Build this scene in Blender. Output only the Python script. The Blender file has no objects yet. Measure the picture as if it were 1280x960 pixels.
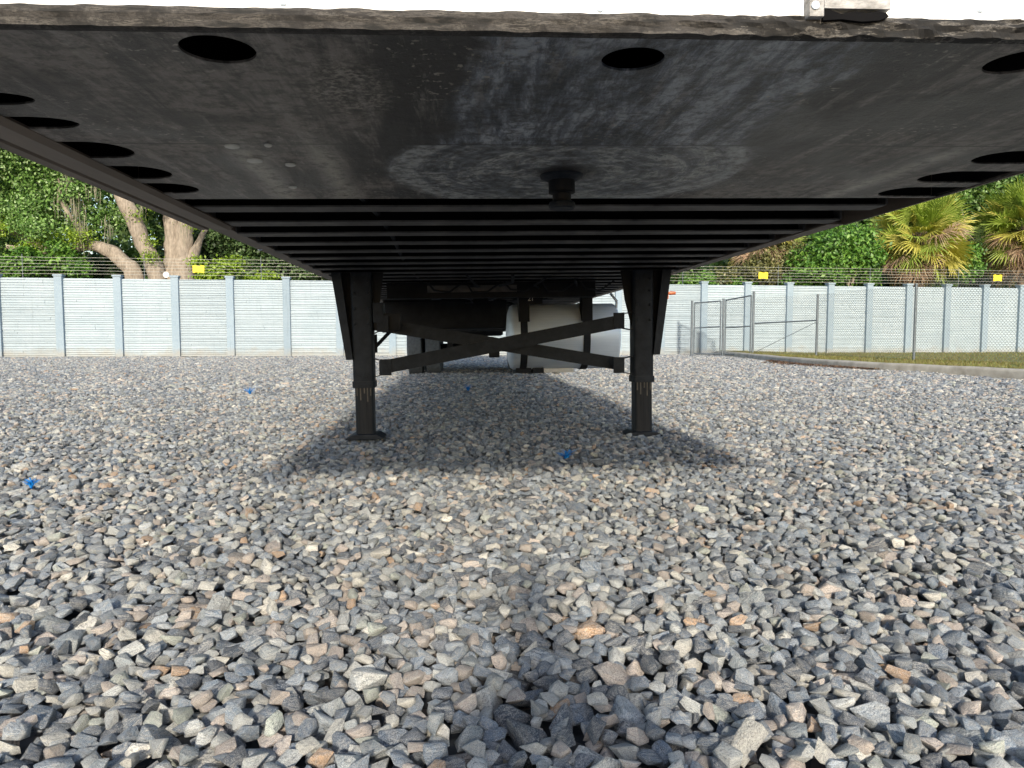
import bpy, bmesh, math, random
import numpy as np
from mathutils import Vector, Matrix, Euler
R = math.radians
sc = bpy.context.scene
COL = sc.collection
rnd = random.Random(7)
rng = np.random.default_rng(7)

# ---------------------------------------------------------------- camera, world, sun, exposure
F, PITCH, CAMZ = 887.0, 0.0660, 0.70          # focal length in px of a 1280 px wide frame
cd = bpy.data.cameras.new('camera'); cam = bpy.data.objects.new('camera', cd); COL.objects.link(cam)
cd.sensor_width = 36; cd.lens = 36 * F / 1280; cd.clip_start = 0.02; cd.clip_end = 2000
cam.location = (0, 0, CAMZ); cam.rotation_euler = (math.pi / 2 - PITCH, 0, 0)
sc.camera = cam
SUN_EL, SUN_AZ = R(24), R(176)
w = bpy.data.worlds.new('World'); sc.world = w; w.use_nodes = True
nt = w.node_tree; nt.nodes.clear()
sky = nt.nodes.new('ShaderNodeTexSky'); sky.sky_type = 'NISHITA'; sky.sun_disc = False
sky.sun_elevation = SUN_EL; sky.sun_rotation = SUN_AZ; sky.air_density = 1.2; sky.dust_density = 1.6
bg = nt.nodes.new('ShaderNodeBackground'); bg.inputs[1].default_value = 0.15
wo = nt.nodes.new('ShaderNodeOutputWorld')
nt.links.new(sky.outputs[0], bg.inputs[0]); nt.links.new(bg.outputs[0], wo.inputs[0])
sd = bpy.data.lights.new('sun', 'SUN'); sd.energy = 3.3; sd.angle = R(3.2); sd.color = (1, .90, .74)
sun = bpy.data.objects.new('sun', sd); COL.objects.link(sun); sun.location = (0, -20, 20)
_sd = Vector((-math.sin(SUN_AZ) * math.cos(SUN_EL), -math.cos(SUN_AZ) * math.cos(SUN_EL), -math.sin(SUN_EL)))      # the sun stands behind the camera, a little to the right
sun.rotation_euler = _sd.to_track_quat('-Z', 'Y').to_euler()
vs = sc.view_settings; vs.view_transform = 'Standard'; vs.look = 'None'; vs.exposure = 0.7; vs.gamma = 1
sc.cycles.max_bounces = 7; sc.cycles.diffuse_bounces = 4; sc.cycles.transparent_max_bounces = 4

# ---------------------------------------------------------------- material helpers
def mat(name, rough=.7, metal=0.0, base=(.5, .5, .5)):
    m = bpy.data.materials.new(name); m.use_nodes = True
    b = m.node_tree.nodes['Principled BSDF']
    b.inputs['Base Color'].default_value = (*base, 1); b.inputs['Roughness'].default_value = rough
    b.inputs['Metallic'].default_value = metal
    return m, m.node_tree, b
def N(nt, t, **kw):
    n = nt.nodes.new('ShaderNode' + t)
    for k, v in kw.items():
        if k.startswith('i_'): n.inputs[int(k[2:]) if k[2:].isdigit() else k[2:].replace('_', ' ')].default_value = v
        else: setattr(n, k, v)
    return n
def ramp(nt, fac, stops, interp='LINEAR'):
    r = nt.nodes.new('ShaderNodeValToRGB'); r.color_ramp.interpolation = interp
    e = r.color_ramp.elements
    while len(e) < len(stops): e.new(0.5)
    for el, (p, c) in zip(e, stops):
        el.position = p; el.color = (*c, 1) if len(c) == 3 else c
    nt.links.new(fac, r.inputs[0]); return r.outputs[0]
def g3(v): return (v, v, v)
def math_(nt, op, a, b=None, clamp=False):
    n = nt.nodes.new('ShaderNodeMath'); n.operation = op; n.use_clamp = clamp
    for i, x in enumerate((a, b)):
        if x is None: continue
        if isinstance(x, (int, float)): n.inputs[i].default_value = x
        else: nt.links.new(x, n.inputs[i])
    return n.outputs[0]
def mixc(nt, fac, a, b, blend='MIX'):
    n = nt.nodes.new('ShaderNodeMix'); n.data_type = 'RGBA'; n.blend_type = blend
    for i, x in ((0, fac), (6, a), (7, b)):
        if isinstance(x, (int, float)): n.inputs[i].default_value = x
        elif isinstance(x, tuple): n.inputs[i].default_value = (*x, 1)
        else: nt.links.new(x, n.inputs[i])
    return n.outputs[2]
def noise(nt, vec, scale, detail=4, rough=.6, dist=0.0):
    n = nt.nodes.new('ShaderNodeTexNoise'); n.inputs['Scale'].default_value = scale
    n.inputs['Detail'].default_value = detail; n.inputs['Roughness'].default_value = rough
    n.inputs['Distortion'].default_value = dist
    nt.links.new(vec, n.inputs['Vector']); return n.outputs[0]
def mapping(nt, vec, scale=(1, 1, 1), loc=(0, 0, 0), rot=(0, 0, 0)):
    n = nt.nodes.new('ShaderNodeMapping'); n.inputs['Scale'].default_value = scale
    n.inputs['Location'].default_value = loc; n.inputs['Rotation'].default_value = rot
    nt.links.new(vec, n.inputs[0]); return n.outputs[0]
def bump(nt, b, h, strength=.3, dist=.01):
    n = nt.nodes.new('ShaderNodeBump'); n.inputs['Strength'].default_value = strength
    n.inputs['Distance'].default_value = dist
    nt.links.new(h, n.inputs['Height']); nt.links.new(n.outputs[0], b.inputs['Normal'])
def objco(nt): return nt.nodes.new('ShaderNodeTexCoord').outputs['Object']
def simple(name, c0, c1, scale=8, rough=.7, metal=0.0, stretch=(1, 1, 1), bs=.15, detail=5):
    m, nt, b = mat(name, rough, metal)
    v = mapping(nt, objco(nt), stretch)
    n = noise(nt, v, scale, detail, .65)
    nt.links.new(ramp(nt, n, [(.3, c0), (.7, c1)]), b.inputs['Base Color'])
    bump(nt, b, noise(nt, v, scale * 6, 3), bs, .004)
    return m

# ---------------------------------------------------------------- materials
M = {}
M['black_steel'] = simple('black_painted_steel', (.008, .011, .017), (.021, .027, .037), 14, .55, bs=.25)
M['dark_frame'] = simple('dark_grimy_steel', (.006, .007, .010), (.015, .017, .021), 7, .6, bs=.2)
M['leg_inner'] = simple('scraped_leg_steel', (.006, .009, .015), (.020, .023, .029), 9, .5, 0, (6, 6, .35), bs=.3)
M['scrape'] = simple('bare_scraped_metal', (.02, .02, .02), (.08, .078, .075), 60, .5, .2, (2, 2, .5))
M['gasket'] = simple('black_rubber', (.016, .018, .022), (.030, .033, .039), 20, .85)
M['tyre'] = simple('dusty_tyre_rubber', (.06, .075, .095), (.10, .12, .145), 20, .9)
M['alu'] = simple('brushed_aluminium', (.62, .71, .83), (.72, .81, .93), 3, .36, .2, (1, 1, 30), bs=.04)
M['galv'] = simple('galvanised_pipe', (.085, .105, .125), (.15, .175, .20), 12, .5, .3)
M['mesh_wire'] = simple('chain_link_wire', (.16, .18, .19), (.24, .26, .28), 12, .5, .3)
M['strand'] = simple('fence_wire', (.42, .42, .38), (.58, .58, .52), 12, .5, .2)
M['yellow'] = simple('yellow_plastic', (.72, .58, .02), (.82, .68, .03), 20, .6)
M['amber'] = simple('amber_lens', (.34, .08, .025), (.42, .11, .03), 20, .35)
M['white_plastic'] = simple('white_plastic', (.62, .62, .6), (.75, .75, .73), 15, .5)
M['concrete'] = simple('kerb_concrete', (.25, .235, .20), (.44, .42, .375), 3.5, .9, bs=.5)
M['trunk'] = simple('oak_bark', (.15, .125, .10), (.36, .31, .26), 5, .95, stretch=(3, 3, .7), bs=1.0)
M['palm_trunk'] = simple('palm_bark', (.13, .09, .06), (.24, .18, .13), 9, .95, bs=1.0)
M['moss'] = simple('spanish_moss', (.16, .155, .11), (.27, .255, .19), 3, .95)
M['blue'] = simple('blue_plastic_strands', (.0, .13, .48), (.01, .26, .72), 40, .5)

def white_body():
    m, nt, b = mat('white_trailer_paint', .35)
    v = objco(nt)
    n = noise(nt, mapping(nt, v, (1, 1, 2.5)), 6, 8, .75, .5)
    c = ramp(nt, n, [(.30, (.42, .40, .38)), (.44, (.76, .77, .79)), (.8, (.84, .85, .87))])
    nt.links.new(c, b.inputs['Base Color']); return m
M['white_body'] = white_body()
M['worn_white'] = simple('worn_white_metal', (.12, .115, .11), (.50, .50, .51), 34, .5, .1, (1, 1, 2), bs=.5, detail=8)

def sealant():
    m, nt, b = mat('weathered_sealant_and_rust', .85)
    v = objco(nt)
    sx = nt.nodes.new('ShaderNodeSeparateXYZ'); nt.links.new(v, sx.inputs[0])
    n = noise(nt, mapping(nt, v, (1, 1, 7)), 13, 9, .7, .1)
    n2 = noise(nt, v, 30, 8, .75)
    lt = ramp(nt, n, [(.40, (.010, .010, .010)), (.46, (.034, .031, .029)), (.50, (.062, .056, .053)), (.535, (.016, .015, .015)), (.58, (.10, .092, .084)), (.63, (.022, .020, .02))])
    dk = ramp(nt, n, [(.42, (.006, .006, .007)), (.53, (.018, .017, .017)), (.555, (.16, .15, .14)), (.58, (.02, .019, .019)), (.66, (.12, .11, .10))])
    side = math_(nt, 'ADD', sx.outputs[0], math_(nt, 'MULTIPLY', math_(nt, 'SUBTRACT', noise(nt, v, 6, 4), .5), 1.2))
    c = mixc(nt, ramp(nt, side, [(.0, g3(0)), (.25, g3(1))]), lt, dk)
    c = mixc(nt, ramp(nt, noise(nt, v, 2.2, 3, .5), [(.57, g3(0)), (.66, g3(.4))]), c, (.30, .16, .08))
    c = mixc(nt, ramp(nt, n2, [(.40, g3(.8)), (.5, g3(0))]), c, (.012, .011, .011))
    nt.links.new(c, b.inputs['Base Color'])
    bump(nt, b, n2, .7, .004); return m
M['sealant'] = sealant()

def plate_mat():
    # greasy, scuffed upper coupler plate: circular wear round the kingpin, brown road film at the sides
    m, nt, b = mat('greasy_coupler_plate', .5)
    L = nt.links
    co = objco(nt)
    sep = nt.nodes.new('ShaderNodeSeparateXYZ'); L.new(co, sep.inputs[0])
    x, y = sep.outputs[0], sep.outputs[1]
    ky = math_(nt, 'SUBTRACT', y, .875)
    r = math_(nt, 'SQRT', math_(nt, 'ADD', math_(nt, 'MULTIPLY', x, x), math_(nt, 'MULTIPLY', ky, ky)))
    th = math_(nt, 'ARCTAN2', ky, x)
    pol = nt.nodes.new('ShaderNodeCombineXYZ'); L.new(math_(nt, 'MULTIPLY', r, 12), pol.inputs[0]); L.new(math_(nt, 'MULTIPLY', th, .9), pol.inputs[1])
    swirl = math_(nt, 'ADD', math_(nt, 'MULTIPLY', noise(nt, pol.outputs[0], 1.9, 9, .72, .6), .62), math_(nt, 'MULTIPLY', noise(nt, co, 7, 8, .7, 1.5), .38))
    fine = noise(nt, co, 26, 8, .75)
    big = noise(nt, co, 2.6, 6, .6, .8)
    streak = noise(nt, mapping(nt, co, (6, 1.3, 1), rot=(0, 0, R(-32))), 2.4, 8, .75, .3)
    streak2 = noise(nt, mapping(nt, co, (9, 1.1, 1), rot=(0, 0, R(-28))), 2.4, 8, .75, .3)
    # colours of the films
    brown = ramp(nt, math_(nt, 'ADD', math_(nt, 'MULTIPLY', big, .6), math_(nt, 'MULTIPLY', streak2, .4)), [(.43, (.012, .011, .011)), (.485, (.050, .045, .042)), (.56, (.235, .21, .19))])
    blue = ramp(nt, streak, [(.42, (.03, .038, .052)), (.5, (.13, .15, .185)), (.58, (.36, .39, .44))])
    edge = math_(nt, 'ADD', math_(nt, 'ABSOLUTE', math_(nt, 'SUBTRACT', x, .02)), math_(nt, 'MULTIPLY', math_(nt, 'SUBTRACT', big, .5), .42))
    central = ramp(nt, edge, [(.30, g3(1)), (.37, g3(0))])
    c = mixc(nt, central, brown, blue)
    # a dark greasy border around the central patch
    border = ramp(nt, edge, [(.31, g3(0)), (.345, g3(.92)), (.41, g3(.85)), (.54, g3(0))])
    c = mixc(nt, border, c, (.016, .016, .019))
    # a crusty spattered patch and a few broad dark stains
    def blob(u0, s0, ru, rs, edge_=.25):
        a_ = math_(nt, 'DIVIDE', math_(nt, 'SUBTRACT', x, u0), ru); b_ = math_(nt, 'DIVIDE', math_(nt, 'SUBTRACT', y, s0), rs)
        d_ = math_(nt, 'SQRT', math_(nt, 'ADD', math_(nt, 'MULTIPLY', a_, a_), math_(nt, 'MULTIPLY', b_, b_)))
        d_ = math_(nt, 'ADD', d_, math_(nt, 'MULTIPLY', math_(nt, 'SUBTRACT', noise(nt, co, 9, 7, .7), .5), 1.1))
        return ramp(nt, d_, [(1 - edge_ * 1.0 - .2, g3(1)), (1.0, g3(0))])
    c = mixc(nt, math_(nt, 'MULTIPLY', blob(-.40, .27, .11, .30), .8), c, (.010, .010, .011))
    crust = mixc(nt, ramp(nt, noise(nt, co, 75, 4, .7), [(.46, g3(0)), (.56, g3(1))]), (.060, .052, .045), (.34, .31, .27))
    c = mixc(nt, math_(nt, 'MULTIPLY', blob(-.49, .25, .085, .19), .85), c, crust)
    for (u_, s_, a_, b_, k_) in ((-.80, .42, .17, .06, .7), (-.66, .93, .11, .16, .6), (.40, .38, .09, .30, .8), (.62, .98, .12, .10, .5), (-1.0, .22, .10, .10, .6), (.86, .16, .07, .05, .8)):
        c = mixc(nt, math_(nt, 'MULTIPLY', blob(u_, s_, a_, b_, .5), k_), c, (.013, .012, .012))
    # the worn disc about the kingpin
    rr = math_(nt, 'ADD', r, math_(nt, 'MULTIPLY', math_(nt, 'SUBTRACT', swirl, .5), .24))
    disc = ramp(nt, rr, [(.44, g3(1)), (.50, g3(0))])
    cutoff = ramp(nt, math_(nt, 'ADD', y, math_(nt, 'MULTIPLY', math_(nt, 'SUBTRACT', fine, .5), .02)), [(.60, g3(0)), (.615, g3(1))])
    swc = ramp(nt, swirl, [(.38, (.03, .035, .042)), (.46, (.12, .135, .155)), (.51, (.20, .215, .235)), (.56, (.46, .47, .46)), (.60, (.16, .17, .18))])
    c = mixc(nt, math_(nt, 'MULTIPLY', disc, cutoff), c, swc)
    ring = ramp(nt, rr, [(.39, g3(0)), (.45, g3(1)), (.478, g3(0))])
    c = mixc(nt, math_(nt, 'MULTIPLY', ring, cutoff), c, (.42, .44, .45))
    hub = ramp(nt, r, [(.06, g3(1)), (.12, g3(0))])
    c = mixc(nt, hub, c, (.015, .015, .017))
    # pale scratches and chalky spatter
    sides = ramp(nt, math_(nt, 'ABSOLUTE', x), [(.35, g3(0)), (.6, g3(1))])
    sc_ = ramp(nt, streak2, [(.55, g3(0)), (.64, g3(.85))])
    c = mixc(nt, math_(nt, 'MULTIPLY', sc_, ramp(nt, big, [(.35, g3(.1)), (.6, g3(1))])), c, (.30, .28, .255))
    sp = noise(nt, co, 60, 3, .6)
    spat = math_(nt, 'MULTIPLY', ramp(nt, sp, [(.60, g3(0)), (.64, g3(.85))]), ramp(nt, noise(nt, co, 3.1, 3, .5), [(.50, g3(0)), (.60, g3(1))]))
    c = mixc(nt, spat, c, (.36, .33, .28))
    # pale chalky track behind the plug welds, left of the kingpin
    tr = math_(nt, 'ADD', x, math_(nt, 'MULTIPLY', math_(nt, 'SUBTRACT', y, .8), .05))
    for x0 in (-.80, -.62, .93):
        t = math_(nt, 'ABSOLUTE', math_(nt, 'SUBTRACT', tr, x0))
        t = math_(nt, 'ADD', t, math_(nt, 'MULTIPLY', math_(nt, 'SUBTRACT', fine, .5), .09))
        f_ = math_(nt, 'MULTIPLY', ramp(nt, t, [(.0, g3(1)), (.06, g3(0))]), ramp(nt, y, [(.45, g3(0)), (.7, g3(1))]))
        c = mixc(nt, f_, c, (.44, .41, .36))
    seam = ramp(nt, math_(nt, 'ABSOLUTE', math_(nt, 'SUBTRACT', y, .598)), [(.0, g3(.9)), (.006, g3(0))])
    c = mixc(nt, seam, c, (.01, .01, .01))
    c = mixc(nt, ramp(nt, fine, [(.40, g3(.75)), (.54, g3(0))]), c, (.016, .015, .014))
    L.new(c, b.inputs['Base Color'])
    L.new(ramp(nt, big, [(.3, g3(.30)), (.7, g3(.6))]), b.inputs['Roughness'])
    h = math_(nt, 'ADD', math_(nt, 'MULTIPLY', streak, .5), math_(nt, 'ADD', fine, math_(nt, 'MULTIPLY', swirl, .5)))
    bump(nt, b, h, .8, .008)
    return m
M['plate'] = plate_mat()
M['rail'] = simple('grimy_rail_aluminium', (.085, .066, .050), (.19, .15, .12), 5, .6, .0, (1, .25, 1), bs=.2)
M['beam'] = simple('grimy_crossmember', (.045, .045, .047), (.16, .155, .15), 6, .6, bs=.25)
M['floor_and_shade'] = simple('floor_and_shade_black', (.0015, .0015, .002), (.004, .004, .005), 5, .9)  # black of the cargo floor, also used where shade is coloured in
for k_ in ('black_steel', 'dark_frame', 'leg_inner', 'floor_and_shade', 'gasket', 'beam'): M[k_].node_tree.nodes['Principled BSDF'].inputs['Specular IOR Level'].default_value = .15
M['boss'] = simple('chalky_weld', (.50, .50, .47), (.70, .70, .66), 30, .7)

def wall_mat(name, a, bcol):
    m, nt, b = mat(name, .85)
    ge = nt.nodes.new('ShaderNodeNewGeometry')
    n = noise(nt, ge.outputs['Position'], 1.1, 7, .7, .4)
    st = noise(nt, mapping(nt, ge.outputs['Position'], (.5, .5, 7)), 3, 6, .7)
    c = ramp(nt, n, [(.3, a), (.7, bcol)])
    c = mixc(nt, ramp(nt, st, [(.35, g3(.3)), (.55, g3(0))]), c, tuple(x * .8 for x in a))
    oi = nt.nodes.new('ShaderNodeObjectInfo'); sz = nt.nodes.new('ShaderNodeSeparateXYZ'); nt.links.new(ge.outputs['Position'], sz.inputs[0])
    hz_ = math_(nt, 'ADD', sz.outputs[2], math_(nt, 'MULTIPLY', math_(nt, 'SUBTRACT', noise(nt, ge.outputs['Position'], 2.5, 6, .7), .5), .9))
    c = mixc(nt, ramp(nt, hz_, [(.05, g3(.55)), (.32, g3(0))]), c, (.30, .27, .22))
    drip = noise(nt, mapping(nt, ge.outputs['Position'], (6, 6, .35)), 2.2, 6, .7)
    c = mixc(nt, ramp(nt, drip, [(.56, g3(0)), (.70, g3(.4))]), c, tuple(x * .62 for x in a))
    hs = nt.nodes.new('ShaderNodeHueSaturation'); nt.links.new(c, hs.inputs['Color']); nt.links.new(math_(nt, 'ADD', .93, math_(nt, 'MULTIPLY', oi.outputs['Random'], .12)), hs.inputs['Value'])
    nt.links.new(hs.outputs[0], b.inputs['Base Color'])
    bump(nt, b, noise(nt, ge.outputs['Position'], 14, 4), .6, .02); return m
M['wall'] = wall_mat('painted_precast_concrete', (.295, .365, .42), (.365, .43, .485))
M['post'] = wall_mat('painted_precast_post', (.22, .29, .36), (.265, .335, .40))

def stone_mat():
    m, nt, b = mat('crushed_granite', .78)
    L = nt.links
    oi = nt.nodes.new('ShaderNodeObjectInfo'); rv = oi.outputs['Random']
    pal = [(.0, (.045, .075, .125)), (.15, (.10, .155, .235)), (.30, (.21, .28, .37)), (.44, (.36, .425, .50)), (.56, (.31, .36, .39)),
           (.64, (.54, .57, .57)), (.74, (.68, .67, .61)), (.82, (.54, .46, .41)), (.89, (.62, .52, .45)), (.94, (.46, .51, .45)), (.967, (.60, .38, .22)), (.984, (.86, .83, .75))]
    base = ramp(nt, rv, pal, 'CONSTANT')
    r2 = math_(nt, 'FRACT', math_(nt, 'MULTIPLY', rv, 47.31))
    r3 = math_(nt, 'FRACT', math_(nt, 'MULTIPLY', rv, 191.7))
    tc = objco(nt)
    cmb = nt.nodes.new('ShaderNodeCombineXYZ')
    L.new(math_(nt, 'MULTIPLY', r2, 40), cmb.inputs[0]); L.new(math_(nt, 'MULTIPLY', r3, 40), cmb.inputs[1])
    va = nt.nodes.new('ShaderNodeVectorMath'); va.operation = 'ADD'; L.new(tc, va.inputs[0]); L.new(cmb.outputs[0], va.inputs[1])
    v = va.outputs[0]
    n1 = noise(nt, v, 1.6, 5, .65, .6)
    band = noise(nt, mapping(nt, v, (.7, .9, 5.5)), 1.5, 5, .7, .8)
    gr = noise(nt, v, 15, 3, .8)
    base = mixc(nt, ramp(nt, n1, [(.38, g3(0)), (.66, g3(.55))]), base, (.36, .35, .34))
    base = mixc(nt, math_(nt, 'MULTIPLY', ramp(nt, band, [(.50, g3(0)), (.57, g3(.75))]), r3), base, (.50, .49, .46))
    base = mixc(nt, math_(nt, 'MULTIPLY', ramp(nt, band, [(.38, g3(.8)), (.47, g3(0))]), r2), base, (.06, .07, .085))
    base = mixc(nt, ramp(nt, gr, [(.38, g3(.7)), (.49, g3(0))]), base, (.05, .055, .065))
    base = mixc(nt, ramp(nt, gr, [(.53, g3(0)), (.62, g3(.55))]), base, (.68, .68, .67))
    hs = nt.nodes.new('ShaderNodeHueSaturation'); L.new(base, hs.inputs['Color']); L.new(math_(nt, 'ADD', .72, math_(nt, 'MULTIPLY', r2, .5)), hs.inputs['Value'])
    L.new(hs.outputs[0], b.inputs['Base Color'])
    h = math_(nt, 'ADD', math_(nt, 'MULTIPLY', noise(nt, v, 4, 6, .7), 1.0), math_(nt, 'MULTIPLY', gr, .2))
    bump(nt, b, h, .55, .15)
    return m
M['stone'] = stone_mat()
def ground_mat():
    m, nt, b = mat('gravel_bed_dust', .95)
    ge = nt.nodes.new('ShaderNodeNewGeometry'); p = ge.outputs['Position']
    vo = nt.nodes.new('ShaderNodeTexVoronoi'); vo.inputs['Scale'].default_value = 22; nt.links.new(p, vo.inputs['Vector'])
    sp = nt.nodes.new('ShaderNodeSeparateColor'); nt.links.new(vo.outputs['Color'], sp.inputs[0])
    c = ramp(nt, sp.outputs[0], [(0, (.03, .035, .045)), (.4, (.07, .08, .09)), (.7, (.11, .115, .12)), (.9, (.13, .11, .10))])
    nt.links.new(c, b.inputs['Base Color']); bump(nt, b, vo.outputs['Distance'], .6, .03); return m
M['ground'] = ground_mat()
def lawn_mat():
    m, nt, b = mat('dry_lawn_soil', .95)
    ge = nt.nodes.new('ShaderNodeNewGeometry'); p = ge.outputs['Position']
    c = ramp(nt, noise(nt, p, .9, 8, .75), [(.32, (.12, .085, .04)), (.43, (.13, .14, .04)), (.6, (.16, .20, .045)), (.75, (.22, .23, .07))])
    nt.links.new(c, b.inputs['Base Color']); bump(nt, b, noise(nt, p, 20, 4), .8, .03); return m
M['lawn'] = lawn_mat()
def leaf_mat(name, stops, rough=.5, trans=.3):
    m, nt, b = mat(name, rough)
    L = nt.links
    at = nt.nodes.new('ShaderNodeAttribute'); at.attribute_name = 'tint'
    c = ramp(nt, at.outputs['Fac'], stops)
    L.new(c, b.inputs['Base Color'])
    tr = nt.nodes.new('ShaderNodeBsdfTranslucent'); L.new(mixc(nt, 1.0, c, (.9, 1.0, .45), 'MULTIPLY'), tr.inputs[0])
    mx = nt.nodes.new('ShaderNodeMixShader'); mx.inputs[0].default_value = trans
    L.new(b.outputs[0], mx.inputs[1]); L.new(tr.outputs[0], mx.inputs[2])
    L.new(mx.outputs[0], nt.nodes['Material Output'].inputs[0]); return m
M['oak_leaf'] = leaf_mat('oak_leaf', [(0, (.035, .085, .02)), (.35, (.10, .21, .045)), (.65, (.19, .34, .08)), (1, (.42, .56, .30))])
M['ivy_leaf'] = leaf_mat('broad_leaf', [(0, (.03, .08, .015)), (.5, (.09, .22, .03)), (1, (.20, .36, .06))])
M['lime_leaf'] = leaf_mat('lime_leaf', [(0, (.10, .17, .015)), (.5, (.20, .32, .02)), (1, (.30, .42, .04))])
M['dark_leaf'] = leaf_mat('dark_leaf', [(0, (.014, .035, .012)), (.5, (.055, .11, .03)), (1, (.20, .28, .13))])
M['wood_leaf'] = leaf_mat('wood_leaf', [(0, (.02, .05, .015)), (.5, (.07, .14, .035)), (1, (.17, .26, .08))])
M['olive_leaf'] = leaf_mat('olive_leaf', [(0, (.05, .06, .02)), (.5, (.14, .15, .045)), (1, (.26, .24, .11))])
M['grass'] = leaf_mat('grass_blade', [(0, (.17, .11, .05)), (.5, (.18, .17, .05)), (1, (.23, .25, .075))])
M['litter'] = leaf_mat('brown_leaf_litter', [(0, (.07, .035, .02)), (.6, (.16, .085, .05)), (1, (.28, .19, .12))])
M['frond_green'] = leaf_mat('palm_frond_green', [(0, (.16, .24, .03)), (1, (.40, .50, .11))])
M['frond_yellow'] = leaf_mat('palm_frond_yellow', [(0, (.34, .33, .05)), (1, (.62, .56, .15))])
M['frond_dead'] = leaf_mat('palm_frond_dead', [(0, (.22, .13, .085)), (1, (.48, .36, .25))], .8, .15)

# ---------------------------------------------------------------- mesh helpers
class MB:
    def __init__(s): s.v = []; s.f = []
    def add(s, vs, fs):
        o = len(s.v); s.v += [tuple(v) for v in vs]; s.f += [tuple(i + o for i in f) for f in fs]; return s
    def box(s, x0, x1, y0, y1, z0, z1):
        return s.add([(x, y, z) for x in (x0, x1) for y in (y0, y1) for z in (z0, z1)],
                     [(0, 1, 3, 2), (4, 6, 7, 5), (0, 4, 5, 1), (2, 3, 7, 6), (0, 2, 6, 4), (1, 5, 7, 3)])
    def prism(s, prof, axis, a0, a1):
        # prof: 2-D outline; axis: 'x' (prof = y,z), 'y' (prof = x,z) or 'z' (prof = x,y)
        n = len(prof); vs = []
        for a in (a0, a1):
            for p, q in prof:
                vs.append((a, p, q) if axis == 'x' else (p, a, q) if axis == 'y' else (p, q, a))
        return s.add(vs, [(i, (i + 1) % n, n + (i + 1) % n, n + i) for i in range(n)] + [tuple(range(n))[::-1], tuple(range(n, 2 * n))])
    def tube(s, pts, rad, seg=8, cap=True):
        pts = [Vector(p) for p in pts]; rad = rad if isinstance(rad, (list, tuple)) else [rad] * len(pts)
        vs = []; up = None
        for i, p in enumerate(pts):
            d = (pts[min(i + 1, len(pts) - 1)] - pts[max(i - 1, 0)]).normalized()
            if up is None: up = Vector((0, 0, 1)) if abs(d.z) < .9 else Vector((1, 0, 0))
            a = d.cross(up).normalized(); b = a.cross(d).normalized(); up = b
            for k in range(seg):
                t = 2 * math.pi * k / seg
                vs.append(p + (a * math.cos(t) + b * math.sin(t)) * rad[i])
        fs = [(i * seg + k, i * seg + (k + 1) % seg, (i + 1) * seg + (k + 1) % seg, (i + 1) * seg + k) for i in range(len(pts) - 1) for k in range(seg)]
        if cap: fs += [tuple(range(seg))[::-1], tuple(range((len(pts) - 1) * seg, len(pts) * seg))]
        return s.add(vs, fs)
    def lathe(s, prof, seg=32, axis='z', c=(0, 0, 0)):
        # prof: (radius, height) list along axis
        vs = []
        for r, h in prof:
            for k in range(seg):
                t = 2 * math.pi * k / seg; a, b = r * math.cos(t), r * math.sin(t)
                p = (a, b, h) if axis == 'z' else (h, a, b)
                vs.append((p[0] + c[0], p[1] + c[1], p[2] + c[2]))
        n = len(prof)
        fs = [(i * seg + k, i * seg + (k + 1) % seg, (i + 1) * seg + (k + 1) % seg, (i + 1) * seg + k) for i in range(n - 1) for k in range(seg)]
        fs += [tuple(range(seg))[::-1], tuple(range((n - 1) * seg, n * seg))]
        return s.add(vs, fs)
    def build(s, name, m, parent=None, smooth=False, bevel=0):
        me = bpy.data.meshes.new(name); me.from_pydata(s.v, [], s.f)
        bm = bmesh.new(); bm.from_mesh(me); bmesh.ops.recalc_face_normals(bm, faces=bm.faces)
        if bevel:
            bmesh.ops.bevel(bm, geom=[e for e in bm.edges if len(e.link_faces) == 2 and e.calc_face_angle(0) > .6], offset=bevel, segments=2, affect='EDGES', profile=.6)
        bm.to_mesh(me); bm.free()
        if smooth:
            me.polygons.foreach_set('use_smooth', [True] * len(me.polygons))
            try: me.set_sharp_from_angle(angle=R(38))
            except Exception: pass
        me.materials.append(M[m] if isinstance(m, str) else m)
        o = bpy.data.objects.new(name, me); COL.objects.link(o)
        if parent: o.parent = parent
        return o
def empty(name, loc=(0, 0, 0), rot=(0, 0, 0)):
    o = bpy.data.objects.new(name, None); COL.objects.link(o); o.location = loc; o.rotation_euler = rot
    o.empty_display_size = .2; return o
def tag(o, label=None, cat=None, group=None, kind=None):
    for k, v in (('label', label), ('category', cat), ('group', group), ('kind', kind)):
        if v: o[k] = v
    return o
def dup(o, name=None, parent=None):
    c = o.copy(); COL.objects.link(c)
    if parent: c.parent = parent
    return c
def np_mesh(name, V, Fq, m, parent=None, tint=None, nv=4):
    me = bpy.data.meshes.new(name)
    me.vertices.add(len(V)); me.vertices.foreach_set('co', V.astype(np.float32).ravel())
    nf = len(Fq); me.loops.add(nf * nv); me.loops.foreach_set('vertex_index', Fq.astype(np.int32).ravel())
    me.polygons.add(nf); me.polygons.foreach_set('loop_start', np.arange(nf, dtype=np.int32) * nv)
    me.update(calc_edges=True)
    if tint is not None:
        a = me.attributes.new('tint', 'FLOAT', 'POINT'); a.data.foreach_set('value', tint.astype(np.float32))
    me.materials.append(M[m]); o = bpy.data.objects.new(name, me); COL.objects.link(o)
    if parent: o.parent = parent
    return o
def at(px, py, Y):       # the point at distance Y seen at a pixel of the 1280 px photograph
    c, s_ = math.cos(PITCH), math.sin(PITCH); a = (px - 640) / F; b = -(py - 480) / F
    d = Vector((a, c + b * s_, b * c - s_)); return Vector((0, 0, CAMZ)) + d * (Y / d.y)
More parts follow.
